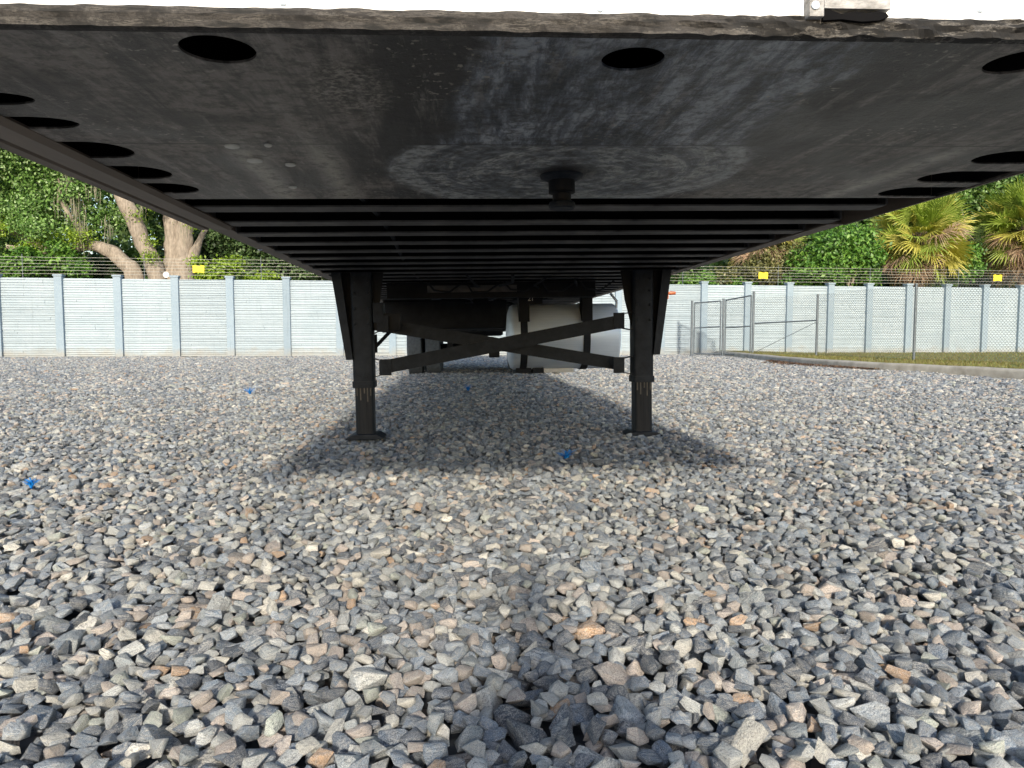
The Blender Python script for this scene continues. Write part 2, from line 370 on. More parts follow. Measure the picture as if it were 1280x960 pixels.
def atz(px, py, z=0.0):
    c, s_ = math.cos(PITCH), math.sin(PITCH); a = (px - 640) / F; b = -(py - 480) / F
    d = Vector((a, c + b * s_, b * c - s_)); return Vector((0, 0, CAMZ)) + d * ((z - CAMZ) / d.z)

# ================================================================ GROUND, WALL LINE, LAWN
KERB = [(9.6, 5.0), (9.0, 9.0), (8.42, 11.65), (8.0, 13.2), (7.45, 15.3), (7.25, 18.3), (7.45, 21.5), (7.75, 25.0), (7.8, 27.2)]
kx = np.array([k[0] for k in KERB]); ky = np.array([k[1] for k in KERB])
def kerb_x(y): return np.interp(y, ky, kx)
# wall line: distance as a function of X (measured posts)
def wall_y(x): return 26.62 + x * .1372 if x > -60 else 0
s_ = 600
ground = MB().add([(-s_, -s_, -.045), (s_, -s_, -.045), (s_, s_, -.045), (-s_, s_, -.045)], [(0, 1, 2, 3)]).build('ground', 'ground'); tag(ground, kind='structure')

# ---- stones
def stone_mesh(name, seed, hi):
    r = random.Random(seed); bm = bmesh.new()
    n = r.randint(11, 17)
    ex = r.uniform(3.0, 9.0)
    for _ in range(n):
        d = Vector((r.gauss(0, 1), r.gauss(0, 1), r.gauss(0, 1))).normalized()
        k = (abs(d.x) ** ex + abs(d.y) ** ex + abs(d.z) ** ex) ** (-1 / ex)
        bm.verts.new(d * k * r.uniform(.86, 1.02))
    res = bmesh.ops.convex_hull(bm, input=bm.verts)
    bmesh.ops.delete(bm, geom=[v for v in bm.verts if not v.link_faces], context='VERTS')
    bmesh.ops.dissolve_limit(bm, angle_limit=R(11), verts=bm.verts, edges=bm.edges)
    if hi:
        bmesh.ops.bevel(bm, geom=bm.edges[:], offset=.045, segments=1, affect='EDGES', profile=.5, clamp_overlap=True)
    bmesh.ops.triangulate(bm, faces=bm.faces)
    me = bpy.data.meshes.new(name); bm.to_mesh(me); bm.free()
    if hi:
        me.polygons.foreach_set('use_smooth', [True] * len(me.polygons))
        try: me.set_sharp_from_angle(angle=R(33))
        except Exception: pass
    me.materials.append(M['stone']); return me
NV = 22
stone_hi = [stone_mesh('stone', 100 + i, True) for i in range(NV)]
stone_lo = [stone_mesh('stone', 100 + i, False) for i in range(NV)]

def pack_tile(T, seed, layers=2.5):
    """drop stones one by one on a height field, each into the lowest of a few spots (periodic tile)"""
    r = np.random.default_rng(seed); cell = .009; G = int(T / cell); T = G * cell
    H = np.zeros((G, G), np.float32)
    a = np.clip(r.lognormal(math.log(.0325), .19, 60000), .020, .050)
    area = 0; out = []
    i = 0
    while area < (layers + 1.15) * T * T:
        small = area > layers * T * T
        ai = a[i] if not small else r.uniform(.017, .026); bi = ai * r.uniform(.60, .92); ci = ai * r.uniform(.42, .70); i += 1
        yaw = r.uniform(0, math.pi * 2); R_ = int(ai / cell) + 1
        best = None
        for _ in range(14 if small else 5):
            gx, gy = r.integers(0, G, 2)
            h = H[gx, gy] + H[(gx + 2) % G, gy] + H[gx - 2, gy] + H[gx, (gy + 2) % G] + H[gx, gy - 2]
            if best is None or h < best[0]: best = (h, gx, gy)
        _, gx, gy = best
        ii = np.arange(gx - R_, gx + R_ + 1) % G; jj = np.arange(gy - R_, gy + R_ + 1) % G
        dx = (np.arange(-R_, R_ + 1) * cell)[:, None]; dy = (np.arange(-R_, R_ + 1) * cell)[None, :]
        u = (dx * math.cos(yaw) + dy * math.sin(yaw)) / ai; v = (-dx * math.sin(yaw) + dy * math.cos(yaw)) / bi
        q = u * u + v * v; ins = q < 1
        P = H[np.ix_(ii, jj)]; low = P[ins]
        zc = np.percentile(low, 62) + ci * .50
        gxs = (P * dx * ins).sum() / ((dx * dx * ins).sum() + 1e-9); gys = (P * dy * ins).sum() / ((dy * dy * ins).sum() + 1e-9)
        top = zc + ci * np.sqrt(np.clip(1 - q, 0, 1)) * .95
        H[np.ix_(ii, jj)] = np.where(ins, np.maximum(P, top), P)
        # tilt with the surface below
        tx, ty = np.clip(gys, -.32, .32) + r.normal(0, .08), -np.clip(gxs, -.32, .32) + r.normal(0, .08)
        out.append((gx * cell, gy * cell, zc, ai, bi, ci, yaw, tx, ty)); area += math.pi * ai * bi
    out = np.array(out)
    gi = (out[:, 0] / cell).astype(int); gj = (out[:, 1] / cell).astype(int)
    vis = np.zeros(len(out), bool)
    for ox, oy in ((0, 0), (.7, 0), (-.7, 0), (0, .7), (0, -.7)):
        xx = ((out[:, 0] + ox * out[:, 4]) / cell).astype(int) % G; yy = ((out[:, 1] + oy * out[:, 4]) / cell).astype(int) % G
        vis |= out[:, 2] + out[:, 5] * .62 > H[xx, yy] - .006
    out = out[vis]; out[:, 2] -= H.mean() - .008
    return out, T
tileN, TN = pack_tile(2.9, 3)
def field(tile, T, scale, y0, y1):
    res = []
    Ts = T * scale
    for ty in range(int(y0 // Ts) - 1, int(y1 // Ts) + 2):
        for tx in range(-14, 15):
            cx, cy = tx * Ts, ty * Ts
            if abs(cx + Ts / 2) - Ts > .80 * (cy + Ts) + 2.4 or cy > y1 or cy + Ts < y0: continue
            t = tile.copy(); t[:, :6] *= scale; t[:, 2] /= scale; t[:, 2] *= 1.0
            t[:, 0] += cx; t[:, 1] += cy; res.append(t)
    P = np.concatenate(res); x, y = P[:, 0], P[:, 1]
    k = (y >= y0) & (y < y1) & (np.abs(x) < .80 * y + 2.2) & (x < kerb_x(y) - .02) & (y < 26.5 + x * .1372)
    return P[k]
fieldA = field(tileN, TN, 1.0, .35, 8.5)
fieldB = field(tileN, TN, 1.45, 8.5, 31)
ALL = np.concatenate([fieldA, fieldB])
# gentle undulation of the surface
ALL[:, 2] += .012 * np.sin(ALL[:, 0] * 2.1 + .7) * np.sin(ALL[:, 1] * 1.7) + .008 * np.sin(ALL[:, 0] * 5.3 + ALL[:, 1] * 3.1)
n = len(ALL)
idx = rng.integers(0, NV, n)
flip = rng.integers(0, 4, n) * (math.pi / 2)
# nearest, largest, uppermost stones become parts
d = ALL[:, 1]; xs = 640 + F * ALL[:, 0] / d; ys = 480 - F * np.tan(np.arctan2(ALL[:, 2] - CAMZ, d) + PITCH)
infr = (xs > 5) & (xs < 1275) & (ys < 955) & (ALL[:, 1] > .9)
score = np.where(infr, ALL[:, 3] * ALL[:, 4] / d ** 2 * (ALL[:, 2] > -.012), -1)
pick = np.argsort(-score)[:300]
mask = np.zeros(n, bool); mask[pick] = True
for i in pick:
    p = ALL[i]
    o = bpy.data.objects.new('stone', stone_hi[idx[i]]); COL.objects.link(o)
    o.location = p[:3]; o.scale = (p[3], p[4], p[5]); o.rotation_euler = (p[7], p[8], p[6]); o.parent = ground
rest = ALL[~mask]; ridx = idx[~mask]
gm = bpy.data.meshes.new('gravel'); gm.vertices.add(len(rest)); gm.vertices.foreach_set('co', rest[:, :3].astype(np.float32).ravel())
for nm, ty, data in (('srot', 'FLOAT_VECTOR', rest[:, [7, 8, 6]]), ('sscale', 'FLOAT_VECTOR', rest[:, 3:6]), ):
    at_ = gm.attributes.new(nm, ty, 'POINT'); at_.data.foreach_set('vector', data.astype(np.float32).ravel())
hi_near = (rest[:, 1] < 5.0)
at_ = gm.attributes.new('sidx', 'INT', 'POINT'); at_.data.foreach_set('value', (ridx + np.where(hi_near, 0, NV)).astype(np.int32))
gravel = bpy.data.objects.new('gravel', gm); COL.objects.link(gravel); gravel.parent = ground; tag(gravel, kind='stuff')
gm.materials.append(M['stone'])
kc = bpy.data.collections.new('stone_kinds')
for i, me in enumerate(stone_hi + stone_lo):
    o = bpy.data.objects.new('k%03d' % i, me); kc.objects.link(o)
ng = bpy.data.node_groups.new('scatter', 'GeometryNodeTree')
ng.interface.new_socket('Geometry', in_out='INPUT', socket_type='NodeSocketGeometry')
ng.interface.new_socket('Geometry', in_out='OUTPUT', socket_type='NodeSocketGeometry')
gi_, go_ = ng.nodes.new('NodeGroupInput'), ng.nodes.new('NodeGroupOutput')
ci_ = ng.nodes.new('GeometryNodeCollectionInfo'); ci_.inputs[0].default_value = kc; ci_.inputs['Separate Children'].default_value = True; ci_.inputs['Reset Children'].default_value = True
iop = ng.nodes.new('GeometryNodeInstanceOnPoints')
def nattr(nm, ty):
    q = ng.nodes.new('GeometryNodeInputNamedAttribute'); q.data_type = ty; q.inputs[0].default_value = nm
    return [s for s in q.outputs if s.enabled and s.name == 'Attribute'][0]
ng.links.new(gi_.outputs[0], iop.inputs['Points']); ng.links.new(ci_.outputs[0], iop.inputs['Instance'])
iop.inputs['Pick Instance'].default_value = True
ng.links.new(nattr('sidx', 'INT'), iop.inputs['Instance Index'])
e2r = ng.nodes.new('FunctionNodeEulerToRotation'); ng.links.new(nattr('srot', 'FLOAT_VECTOR'), e2r.inputs[0]); ng.links.new(e2r.outputs[0], iop.inputs['Rotation'])
ng.links.new(nattr('sscale', 'FLOAT_VECTOR'), iop.inputs['Scale'])
ng.links.new(iop.outputs[0], go_.inputs[0])
md = gravel.modifiers.new('scatter', 'NODES'); md.node_group = ng
print('stones', n, 'tile', len(tileN))

# ---- kerb and lawn
kpts = [Vector((x, y, 0)) for x, y in KERB]
def dense(pts, n):
    out = []
    for i in range(len(pts) - 1):
        p0 = pts[max(i - 1, 0)]; p1 = pts[i]; p2 = pts[i + 1]; p3 = pts[min(i + 2, len(pts) - 1)]
        for k in range(n):
            t = k / n
            out.append(.5 * ((2 * p1) + (p2 - p0) * t + (2 * p0 - 5 * p1 + 4 * p2 - p3) * t * t + (3 * p1 - p0 - 3 * p2 + p3) * t ** 3))
    out.append(pts[-1]); return out
kd = dense(kpts, 6)
kb = MB(); prof = [(-.02, -.05), (-.012, .12), (.004, .152), (.03, .168), (.20, .172), (.21, -.05)]
vs_ = []
for i, p in enumerate(kd):
    t = (kd[min(i + 1, len(kd) - 1)] - kd[max(i - 1, 0)]).normalized(); nrm = Vector((t.y, -t.x, 0))
    for a, b in prof: vs_.append((p.x + nrm.x * a, p.y + nrm.y * a, b + .004 * math.sin(i * 1.3)))
m_ = len(prof); fs_ = [(i * m_ + k, i * m_ + k + 1, (i + 1) * m_ + k + 1, (i + 1) * m_ + k) for i in range(len(kd) - 1) for k in range(m_ - 1)]
kerb = kb.add(vs_, fs_).build('kerb', 'concrete', smooth=True); tag(kerb, kind='structure')
ys_ = np.linspace(5, 31, 60); us = np.linspace(0, 1, 26)
V = []
def lawn_z(x, y): return .150 - .085 * np.clip((x - kerb_x(y)) / 5.0, 0, 1) + .4 * .03 * np.sin(x * 1.3) * np.sin(y * .9) * np.clip((x - kerb_x(y)), 0, 1)
for y in ys_:
    for u in us:
        x0 = float(kerb_x(min(y, 27.2))) + .15; x = x0 + (30 - x0) * u ** 1.5; V.append((x, y, float(lawn_z(x, y))))
nu = len(us)
lawn = MB().add(V, [(i * nu + k, i * nu + k + 1, (i + 1) * nu + k + 1, (i + 1) * nu + k) for i in range(len(ys_) - 1) for k in range(nu - 1)]).build('lawn', 'lawn', smooth=True); tag(lawn, kind='structure')
def blades(name, P, h, wd, m, parent=None, flat=0.0):
    n = len(P); az = rng.uniform(0, 2 * np.pi, n); hh = h * rng.uniform(.5, 1.3, n)
    dx, dy = np.cos(az) * wd, np.sin(az) * wd; ln = rng.normal(0, .4 + flat, (n, 2)) * hh[:, None]
    V = np.zeros((n, 3, 3)); V[:, 0] = P; V[:, 1] = P; V[:, 2] = P
    V[:, 0, 0] -= dx; V[:, 0, 1] -= dy; V[:, 1, 0] += dx; V[:, 1, 1] += dy
    V[:, 2, 0] += ln[:, 0]; V[:, 2, 1] += ln[:, 1]; V[:, 2, 2] += hh * (1 - flat * .6)
    t = np.repeat(np.clip(rng.normal(.5, .28, n), 0, 1), 3)
    return np_mesh(name, V.reshape(-1, 3), np.arange(n * 3).reshape(-1, 3), m, parent, t, 3)
ng_ = 70000
gy = rng.uniform(7, 30, ng_); gx = kerb_x(np.minimum(gy, 27)) + .15 + (rng.random(ng_) ** 1.4) * 17
gx = np.where(gy > 26.5 + gx * .137, np.nan, gx); k = ~np.isnan(gx) & (gx < .85 * gy + 2)
patch = np.sin(gx * 1.7 + 1) * np.sin(gy * 1.1) + rng.normal(0, .5, ng_) > -.55
k &= patch
gx, gy = gx[k], gy[k]
grass = blades('grass', np.stack([gx, gy, lawn_z(gx, gy)], 1), .055, .008, 'grass'); tag(grass, 'short dry olive grass between the kerb and the wall', 'grass', kind='stuff')
# rusty brown litter along the kerb foot
nl = 900; t_ = rng.random(nl); ly = 14.6 + t_ * 5.5; lx = kerb_x(ly) - .04 - np.abs(rng.normal(0, .34, nl)) * np.sin(np.pi * np.clip(t_, 0, 1))
litter = blades('leaf_litter', np.stack([lx, ly, np.full(nl, .03) + rng.random(nl) * .015], 1), .07, .022, 'litter', None, .9)
tag(litter, 'rust-brown leaf litter on the gravel along the kerb', 'leaf litter', kind='stuff')

# ================================================================ PRECAST WALL
WH = 2.72
def wall_panel_mesh(seed, W):
    r = random.Random(seed); mb = MB(); mb.box(.0, W, .03, .10, -.08, WH)
    z = .02
    while z < WH - .03:
        h = r.uniform(.05, .105); h = min(h, WH - .005 - z); x = .0
        while x < W - .01:
            L = r.uniform(.22, 1.1); L = L if x + L < W - .15 else W - x
            d = r.uniform(.0, .019); g = .0055; t = r.uniform(-.006, .006)
            x0, x1, z0, z1 = x + .0006, x + L - .0006, z + g, z + h
            mb.add([(x0, .03, z0), (x1, .03, z0), (x1, .03, z1), (x0, .03, z1), (x0, -d + t, z0 + .004), (x1, -d - t, z0 + .004), (x1, -d - t + .006, z1 - .004), (x0, -d + t + .006, z1 - .004)],
                   [(4, 5, 6, 7), (0, 1, 5, 4), (3, 7, 6, 2), (0, 4, 7, 3), (1, 2, 6, 5)])
            x += L
        z += h
    o = mb.build('wall_panel', 'wall'); me = o.data; bpy.data.objects.remove(o); return me
panels = [wall_panel_mesh(40 + i, 1.0) for i in range(5)]
pm = MB(); pm.box(-.125, .125, -.115, .115, -.08, WH + .06); pm.box(-.15, .15, -.14, .14, WH + .06, WH + .12)
po = pm.build('wall_post', 'post', bevel=.008); post_me = po.data; bpy.data.objects.remove(po)
wall = empty('precast_wall', (0, 26.6, 0)); tag(wall, 'long pale blue-white precast concrete wall with posts behind the gravel yard', 'wall')
px_posts = [0, 78, 151, 222, 290, 360, 425.5, 491, 548, 605, 661, 717, 772, 825.5, 878, 932, 984, 1035, 1083, 1132, 1180, 1227, 1272]
def wall_x(px):
    k_ = (px - 640) / F; return k_ * 26.62 / (1 - k_ * .1372)
PX = [wall_x(p) for p in px_posts]
PX = [PX[0] - 1.95 * k for k in range(6, 0, -1)] + PX + [PX[-1] + 1.72 * k for k in range(1, 7)]
ang = math.atan(.1372)
for i, x in enumerate(PX):
    o = bpy.data.objects.new('wall_post', post_me); COL.objects.link(o); o.parent = wall
    o.location = (x, x * .1372 + .02, 0); o.rotation_euler = (0, 0, ang)
    if i + 1 < len(PX):
        o = bpy.data.objects.new('wall_panel', panels[rnd.randrange(5)]); COL.objects.link(o); o.parent = wall
        o.location = (x, x * .1372 + .02, 0); o.rotation_euler = (0, 0, ang); o.scale = ((PX[i + 1] - x) / math.cos(ang), 1, 1 + rnd.uniform(-.002, .002))
# wires over the wall
sf = empty('wire_fence', (0, 26.6, WH)); tag(sf, 'security fence of thin horizontal wires running along the top of the pale wall', 'wire fence')
x0, x1 = PX[0], PX[-1]
for k in range(6):
    mb = MB(); pts = []
    for j in range(41):
        x = x0 + (x1 - x0) * j / 40; pts.append((x, x * .1372 + .22, .16 + k * .112 + .008 * math.sin(j * 2.1 + k)))
    mb.tube(pts, .0052, 4).build('wire', 'strand', sf)
xp = x0 + .7
while xp < x1:
    MB().tube([(xp, xp * .1372 + .23, -2.6), (xp, xp * .1372 + .23, .82)], .011, 6).build('fence_stay', 'galv', sf); xp += 3.9
def sign_mesh():
    mb = MB(); pr = [(-.19, -.13), (-.12, -.13), (-.10, -.11), (.10, -.11), (.12, -.13), (.19, -.13), (.20, .12), (.10, .14), (.07, .115), (-.06, .115), (-.09, .14), (-.19, .13)]
    mb.prism(pr, 'y', -.006, .006); return mb
for (px, py, lab) in ((248, 336.5, 'small yellow sign on the wires beside the large oak trunk'), (954, 344.5, 'small yellow sign on the wires above the chain-link gate'), (1247, 347.5, 'small yellow sign on the wires at the foot of the rightmost palm')):
    X = wall_x(px); p = at(px, py, 26.62 + X * .1372 + .19)
    o = sign_mesh().build('warning_sign', 'yellow'); o.location = p; o.rotation_euler = (0, 0, ang); tag(o, lab, 'sign', 'yellow warning signs on the wire fence')
X = wall_x(208); p = at(208, 343.5, 26.6 + X * .1372 - .02)
MBr = MB().lathe([(.05, -.03), (.10, -.02), (.105, .03), (.06, .035), (.045, .0)], 20)
o = MBr.build('cable_ring', 'white_plastic', smooth=True); o.location = (p.x, p.y, p.z); o.rotation_euler = (R(90), 0, 0); tag(o, 'small round white ring perched on the wall in front of the oak trunk', 'cable ring')

# ================================================================ CHAIN-LINK FENCE AND GATE
def P2(px, D): return Vector(((px - 640) / F * D, D, 0))
def mesh_panel(name, a, b, z0, ha, hb, parent, step=.085, r=.0036):
    a, b = Vector(a), Vector(b); L = (b - a).length; u = (b - a) / L; mb = MB(); nrm = Vector((-u.y, u.x, 0))
    H = max(ha, hb) - z0; c = -H
    def top(x): return ha + (hb - ha) * x / L
    while c < L:
        for sg in (0, 1):
            # line from (c, z0) rising to the right, or mirrored
            t0, t1 = 0.0, H; xs0, xs1 = c, c + H
            lo = max(0, -c); hi_ = min(H, L - c)
            if hi_ - lo > .02:
                q = []
                for t in (lo, hi_):
                    x = c + t; x = x if not sg else L - x
                    z = min(z0 + t, 9); q.append((x, z))
                (xa, za), (xb, zb) = q
                tb = top(xb)
                if zb > tb:
                    f = (tb - za) / (zb - za); xb = xa + (xb - xa) * f; zb = tb
                if za < top(xa):
                    o_ = nrm * (.003 if sg else -.003)
                    mb.tube([a + u * xa + o_ + Vector((0, 0, za)), a + u * xb + o_ + Vector((0, 0, zb))], r, 3, cap=False)
        c += step
    return mb.build(name, 'mesh_wire', parent)
def pipe(name, a, b, r, parent, m='galv'): return MB().tube([a, b], r, 10).build(name, m, parent, smooth=True)
gA, gB, gC, gD, gE, gF = P2(864, 25.9), P2(903, 25.1), P2(940.5, 24.0), P2(1020, 22.2), P2(1142, 18.6), P2(1335, 14.6)
Z = lambda v, z: Vector((v.x, v.y, z))
gate = empty('chain_link_gate', gB); tag(gate, 'double-leaf chain-link gate standing closed in front of the pale wall', 'gate')
def rel(v, z): return Vector((v.x - gB.x, v.y - gB.y, z))
for nm, (a, b, za, zb) in (('gate_leaf', (gA, gB, 1.93, 1.97)), ('gate_leaf', (gB, gC, 1.99, 2.10))):
    a2 = a.lerp(b, .08); b2 = a.lerp(b, .92); mb = MB(); z0 = .10
    c = [rel(a2, z0), rel(b2, z0), rel(b2, zb), rel(a2, za)]
    for i in range(4): mb.tube([c[i], c[(i + 1) % 4]], .026, 8)
    mb.tube([rel(a2, 1.03), rel(b2, 1.07)], .022, 8)
    lf = mb.build('gate_leaf', 'galv', gate, smooth=True)
    mesh_panel('chain_link', rel(a2, 0), rel(b2, 0), z0, za, zb, lf)
for q, h in ((gA, 2.02), (gB, 2.05), (gC, 2.24)):
    pipe('gate_post', rel(q, -.05), rel(q, h), .04, gate)
cf = empty('chain_link_fence', gE); tag(cf, 'grey chain-link fence running from the gate along the kerb towards the viewer', 'fence')
def rel2(v, z): return Vector((v.x - gE.x, v.y - gE.y, z))
for q, h in ((gD, 2.04), (gE, 2.09), (gF, 2.1)): pipe('fence_post', rel2(q, -.05), rel2(q, h), .034, cf)
g0 = gC.lerp(gD, .03)
pipe('brace_rail', rel2(g0, 1.16), rel2(gD, 1.22), .024, cf)
pipe('brace_rod', rel2(g0, .18), rel2(gD, 1.18), .008, cf)
mesh_panel('chain_link', rel2(g0, 0), rel2(gD, 0), .12, 2.02, 2.02, cf)
mesh_panel('chain_link', rel2(gD, 0), rel2(gE, 0), .14, 2.02, 2.08, cf)
mesh_panel('chain_link', rel2(gE, 0), rel2(gF, 0), .14, 2.08, 2.08, cf)

# ================================================================ SEMI-TRAILER
YAW, ROLL, CX, D0, HZ = .0715, .0155, .2893, 1.067, 1.145
TO = Vector((-D0 * math.sin(YAW) + CX * math.cos(YAW), D0 * math.cos(YAW) + CX * math.sin(YAW), HZ))
T = empty('semi_trailer', TO, (0, -ROLL, YAW)); tag(T, 'black underside and white nose of a parked semi-trailer on landing legs', 'semi-trailer')
TM = Matrix.Translation(TO) @ Euler((0, -ROLL, YAW)).to_matrix().to_4x4(); TI = TM.inverted()
def tp(px, py, s):        # trailer coordinates (u, s, w) of a pixel on the cross plane at distance s from the nose
    c, n_ = math.cos(PITCH), math.sin(PITCH); a = (px - 640) / F; b = -(py - 480) / F
    o = TI @ Vector((0, 0, CAMZ)); d = (TI.to_3x3() @ Vector((a, c + b * n_, b * c - n_))); t = (s - o.y) / d.y
    return o + d * t
GZ = lambda u, s: -(HZ + ROLL * u)          # ground level in trailer coordinates
TL, HWD = 16.1, 1.295
# body above
wf = tp(640, 20, 0).z                        # lower edge of the white nose
fw = MB().box(-HWD, HWD, -.012, .03, wf, 2.75).build('front_wall', 'white_body', T)
for px, py in ((354, 3), (750, 11), (60, -6), (1225, 12)):
    q = tp(px, py, -.012)
    MB().lathe([(.0052, .0), (.0052, .0015), (.0035, .003), (.0018, .0022)], 14).build('rivet', 'alu', fw, smooth=True).matrix_local = Matrix.Translation((q.x, -.012, q.z)) @ Euler((R(90), 0, 0)).to_matrix().to_4x4()
for sx in (-1, 1): MB().box(min(sx * 1.297, sx * 1.275), max(sx * 1.297, sx * 1.275), .031, TL, .16, 2.75).build('side_wall', 'white_body', T)
MB().box(-1.295, 1.295, .0, TL, 2.751, 2.79).build('roof', 'white_body', T)
MB().box(-1.27, 1.27, TL + .001, TL + .04, .0, 2.75).build('rear_door', 'white_body', T)
MB().box(-1.262, 1.262, .033, TL, .128, .165).build('cargo_floor', 'floor_and_shade', T)
# nose lip: a ragged sealed and rusted edge
lip = MB(); nx = 340; rows = [(-.0135, wf + .0), (-.017, wf - .004), (-.018, wf - .011), (-.015, wf - .018), (-.013, -.0010), (-.004, -.0016), (.006, -.0010)]
V = []
from mathutils import noise as mn
for i in range(nx + 1):
    u = -HWD + 2 * HWD * i / nx
    for j, (s, w_) in enumerate(rows):
        a = mn.noise(Vector((u * 21, j * .9, 3))) + .6 * mn.noise(Vector((u * 60, j * 2.1, 7)))
        k_ = (.30 + .75 * max(0, min(1, (u + .25) * 2))) * (1 if j < 5 else .15)
        top_edge = (mn.noise(Vector((u * 17, 9, 1))) * .004 if j == 0 else 0)
        V.append((u, s + a * .0068 * k_, w_ + top_edge + mn.noise(Vector((u * 34, j * 1.7, 12))) * .0040 * (k_ if j not in (0,) else .2)))
mr = len(rows)
lip.add(V, [(i * mr + j, (i + 1) * mr + j, (i + 1) * mr + j + 1, i * mr + j + 1) for i in range(nx) for j in range(mr - 1)])
lip.build('nose_lip', 'sealant', T)
# torn bracket on the white nose
br = MB(); q0 = tp(1012, 20, -.03); q1 = tp(1031, -10, -.03)
br.box(q0.x, q1.x, -.030, -.0125, q0.z, q0.z + .16)
qa = tp(1112, 12, -.03)
nb = br.build('nose_bracket', 'worn_white', T, bevel=.002)
MB().prism([(q1.x + .001, q0.z - .003), (q1.x + .03, q0.z - .001), (q1.x + .06, q0.z - .004), (qa.x - .012, q0.z - .002), (qa.x + .003, q0.z + .004), (qa.x - .002, q0.z + .0095), (qa.x - .018, q0.z + .011), (qa.x - .03, q0.z + .0085), (q1.x + .05, q0.z + .0105), (q1.x + .028, q0.z + .007), (q1.x + .012, q0.z + .0118), (q1.x + .001, q0.z + .012)], 'y', -.024, -.0125).build('recess_shade_strip', 'floor_and_shade', nb)  # darkness of the open recess, built as a solid near-black strip
MB().box(q1.x + .002, qa.x + .004, -.026, -.0125, q0.z + .0135, q0.z + .16).build('bracket_face', 'worn_white', nb)
q = tp(1019, 7, -.030)
MB().lathe([(.006, 0), (.006, .002), (.003, .0035)], 14).build('rivet', 'alu', nb, smooth=True).matrix_local = Matrix.Translation((q.x, -.030, q.z)) @ Euler((R(90), 0, 0)).to_matrix().to_4x4()

# coupler plate with holes
PE = 1.235
UI = 1.172
holes = []                                   # (u, s, ru, rs)
def hole_from(pxl, pxr, py):
    pass
def tpw(px, py):           # pixel on the plate plane w = 0
    c, n_ = math.cos(PITCH), math.sin(PITCH); a = (px - 640) / F; b = -(py - 480) / F
    o = TI @ Vector((0, 0, CAMZ)); d = (TI.to_3x3() @ Vector((a, c + b * n_, b * c - n_))); return o + d * (-o.z / d.z)
for (px, py, wx) in ((272.5, 62.5, 85), (791, 74.5, 76), (1272, 78, 84)):
    q = tpw(px if px < 1200 else 1276, py); r_ = wx / 2 / F * (q.y + D0) * 1.0
    holes.append((q.x, q.y, r_ * 1.02, r_ * .98))
holes.append((tpw(0, 62).x - .12, tpw(0, 62).y, .06, .05))
slots = []                                   # (inner end u, s, half length, side)
for py, pr, rs in ((123.5, 42, .036), (154, 98, .040), (188, 165, .072), (216, 213, .074), (235.5, 247, .070)):
    q = tpw(pr, py); slots.append((q.x, q.y, rs, -1))
for py, pl, rs in ((197, 1221, .068), (221.5, 1152, .074), (240, 1102, .074), (160, 1330, .07)):
    q = tpw(pl, py); slots.append((q.x, q.y, rs, 1))
from mathutils.geometry import delaunay_2d_cdt
pts = []; edges = []; clean = []; polys = []
def loop(ps):
    o = len(pts); pts.extend([Vector(p) for p in ps]); edges.extend([(o + i, o + (i + 1) % len(ps)) for i in range(len(ps))])
UO = 1.287
loop([(-UO, .0), (UO, .0), (UO, PE), (-UO, PE)])
for (u, s, ru, rs) in holes:
    ru = min(ru, UO - .004 - abs(u)); polys.append([(u + ru * math.cos(t), s + rs * math.sin(t)) for t in np.linspace(0, 2 * math.pi, 37)[:-1]])
for (u, s, rs, sd_) in slots:
    c_ = u + sd_ * .075
    polys.append([(c_ - sd_ * .075 * math.cos(t), s + rs * math.sin(t)) for t in np.linspace(-math.pi / 2, math.pi / 2, 17)] + [(sd_ * 1.283, s + rs), (sd_ * 1.283, s - rs)])
for pg in polys: loop(pg)
def inside(x, y):
    for pg in polys:
        c_ = False
        for i in range(len(pg)):
            (x1_, y1_), (x2_, y2_) = pg[i], pg[i - 1]
            if (y1_ > y) != (y2_ > y) and x < (x2_ - x1_) * (y - y1_) / (y2_ - y1_) + x1_: c_ = not c_
        if c_: return True
    return False
vv, ee, ff, *_ = delaunay_2d_cdt(pts, edges, [], 1, 1e-6)
ff = [f for f in ff if not inside(sum(vv[i].x for i in f) / 3, sum(vv[i].y for i in f) / 3)]
bm = bmesh.new(); bv = [bm.verts.new((v.x, v.y, 0)) for v in vv]
for f in ff:
    try: bm.faces.new([bv[i] for i in f])
    except ValueError: pass
bmesh.ops.delete(bm, geom=[v for v in bm.verts if not v.link_faces], context='VERTS')
ex = bmesh.ops.extrude_face_region(bm, geom=bm.faces[:])
bmesh.ops.translate(bm, verts=[g for g in ex['geom'] if isinstance(g, bmesh.types.BMVert)], vec=(0, 0, .004))
bmesh.ops.recalc_face_normals(bm, faces=bm.faces)
me = bpy.data.meshes.new('coupler_plate'); bm.to_mesh(me); bm.free(); me.materials.append(M['plate'])
plate = bpy.data.objects.new('coupler_plate', me); COL.objects.link(plate); plate.parent = T
for px, py, r_ in ((290, 182, .017), (318, 200, .020), (363, 205, .014), (335, 180.5, .009), (366, 233, .012)):
    q = tpw(px, py); MB().lathe([(r_, 0), (r_ * .95, -.003), (r_ * .6, -.005), (r_ * .2, -.0055)], 18).build('plug_weld', 'boss', plate, smooth=True).location = (q.x, q.y, -.0005)
MB().box(-1.2715, 1.2715, PE - .012, PE - .002, .0045, .127).build('bolster_web', 'floor_and_shade', T)
MB().box(-1.2715, 1.2715, .012, .0205, .0045, .127).build('bolster_web', 'floor_and_shade', T)
for sx in (-1, 1): MB().box(sx * 1.274 - .002, sx * 1.274 + .002, .022, PE - .014, .0047, .1275).build('slot_shade_liner', 'floor_and_shade', T)  # black liners added inside the rails to keep the slots dark
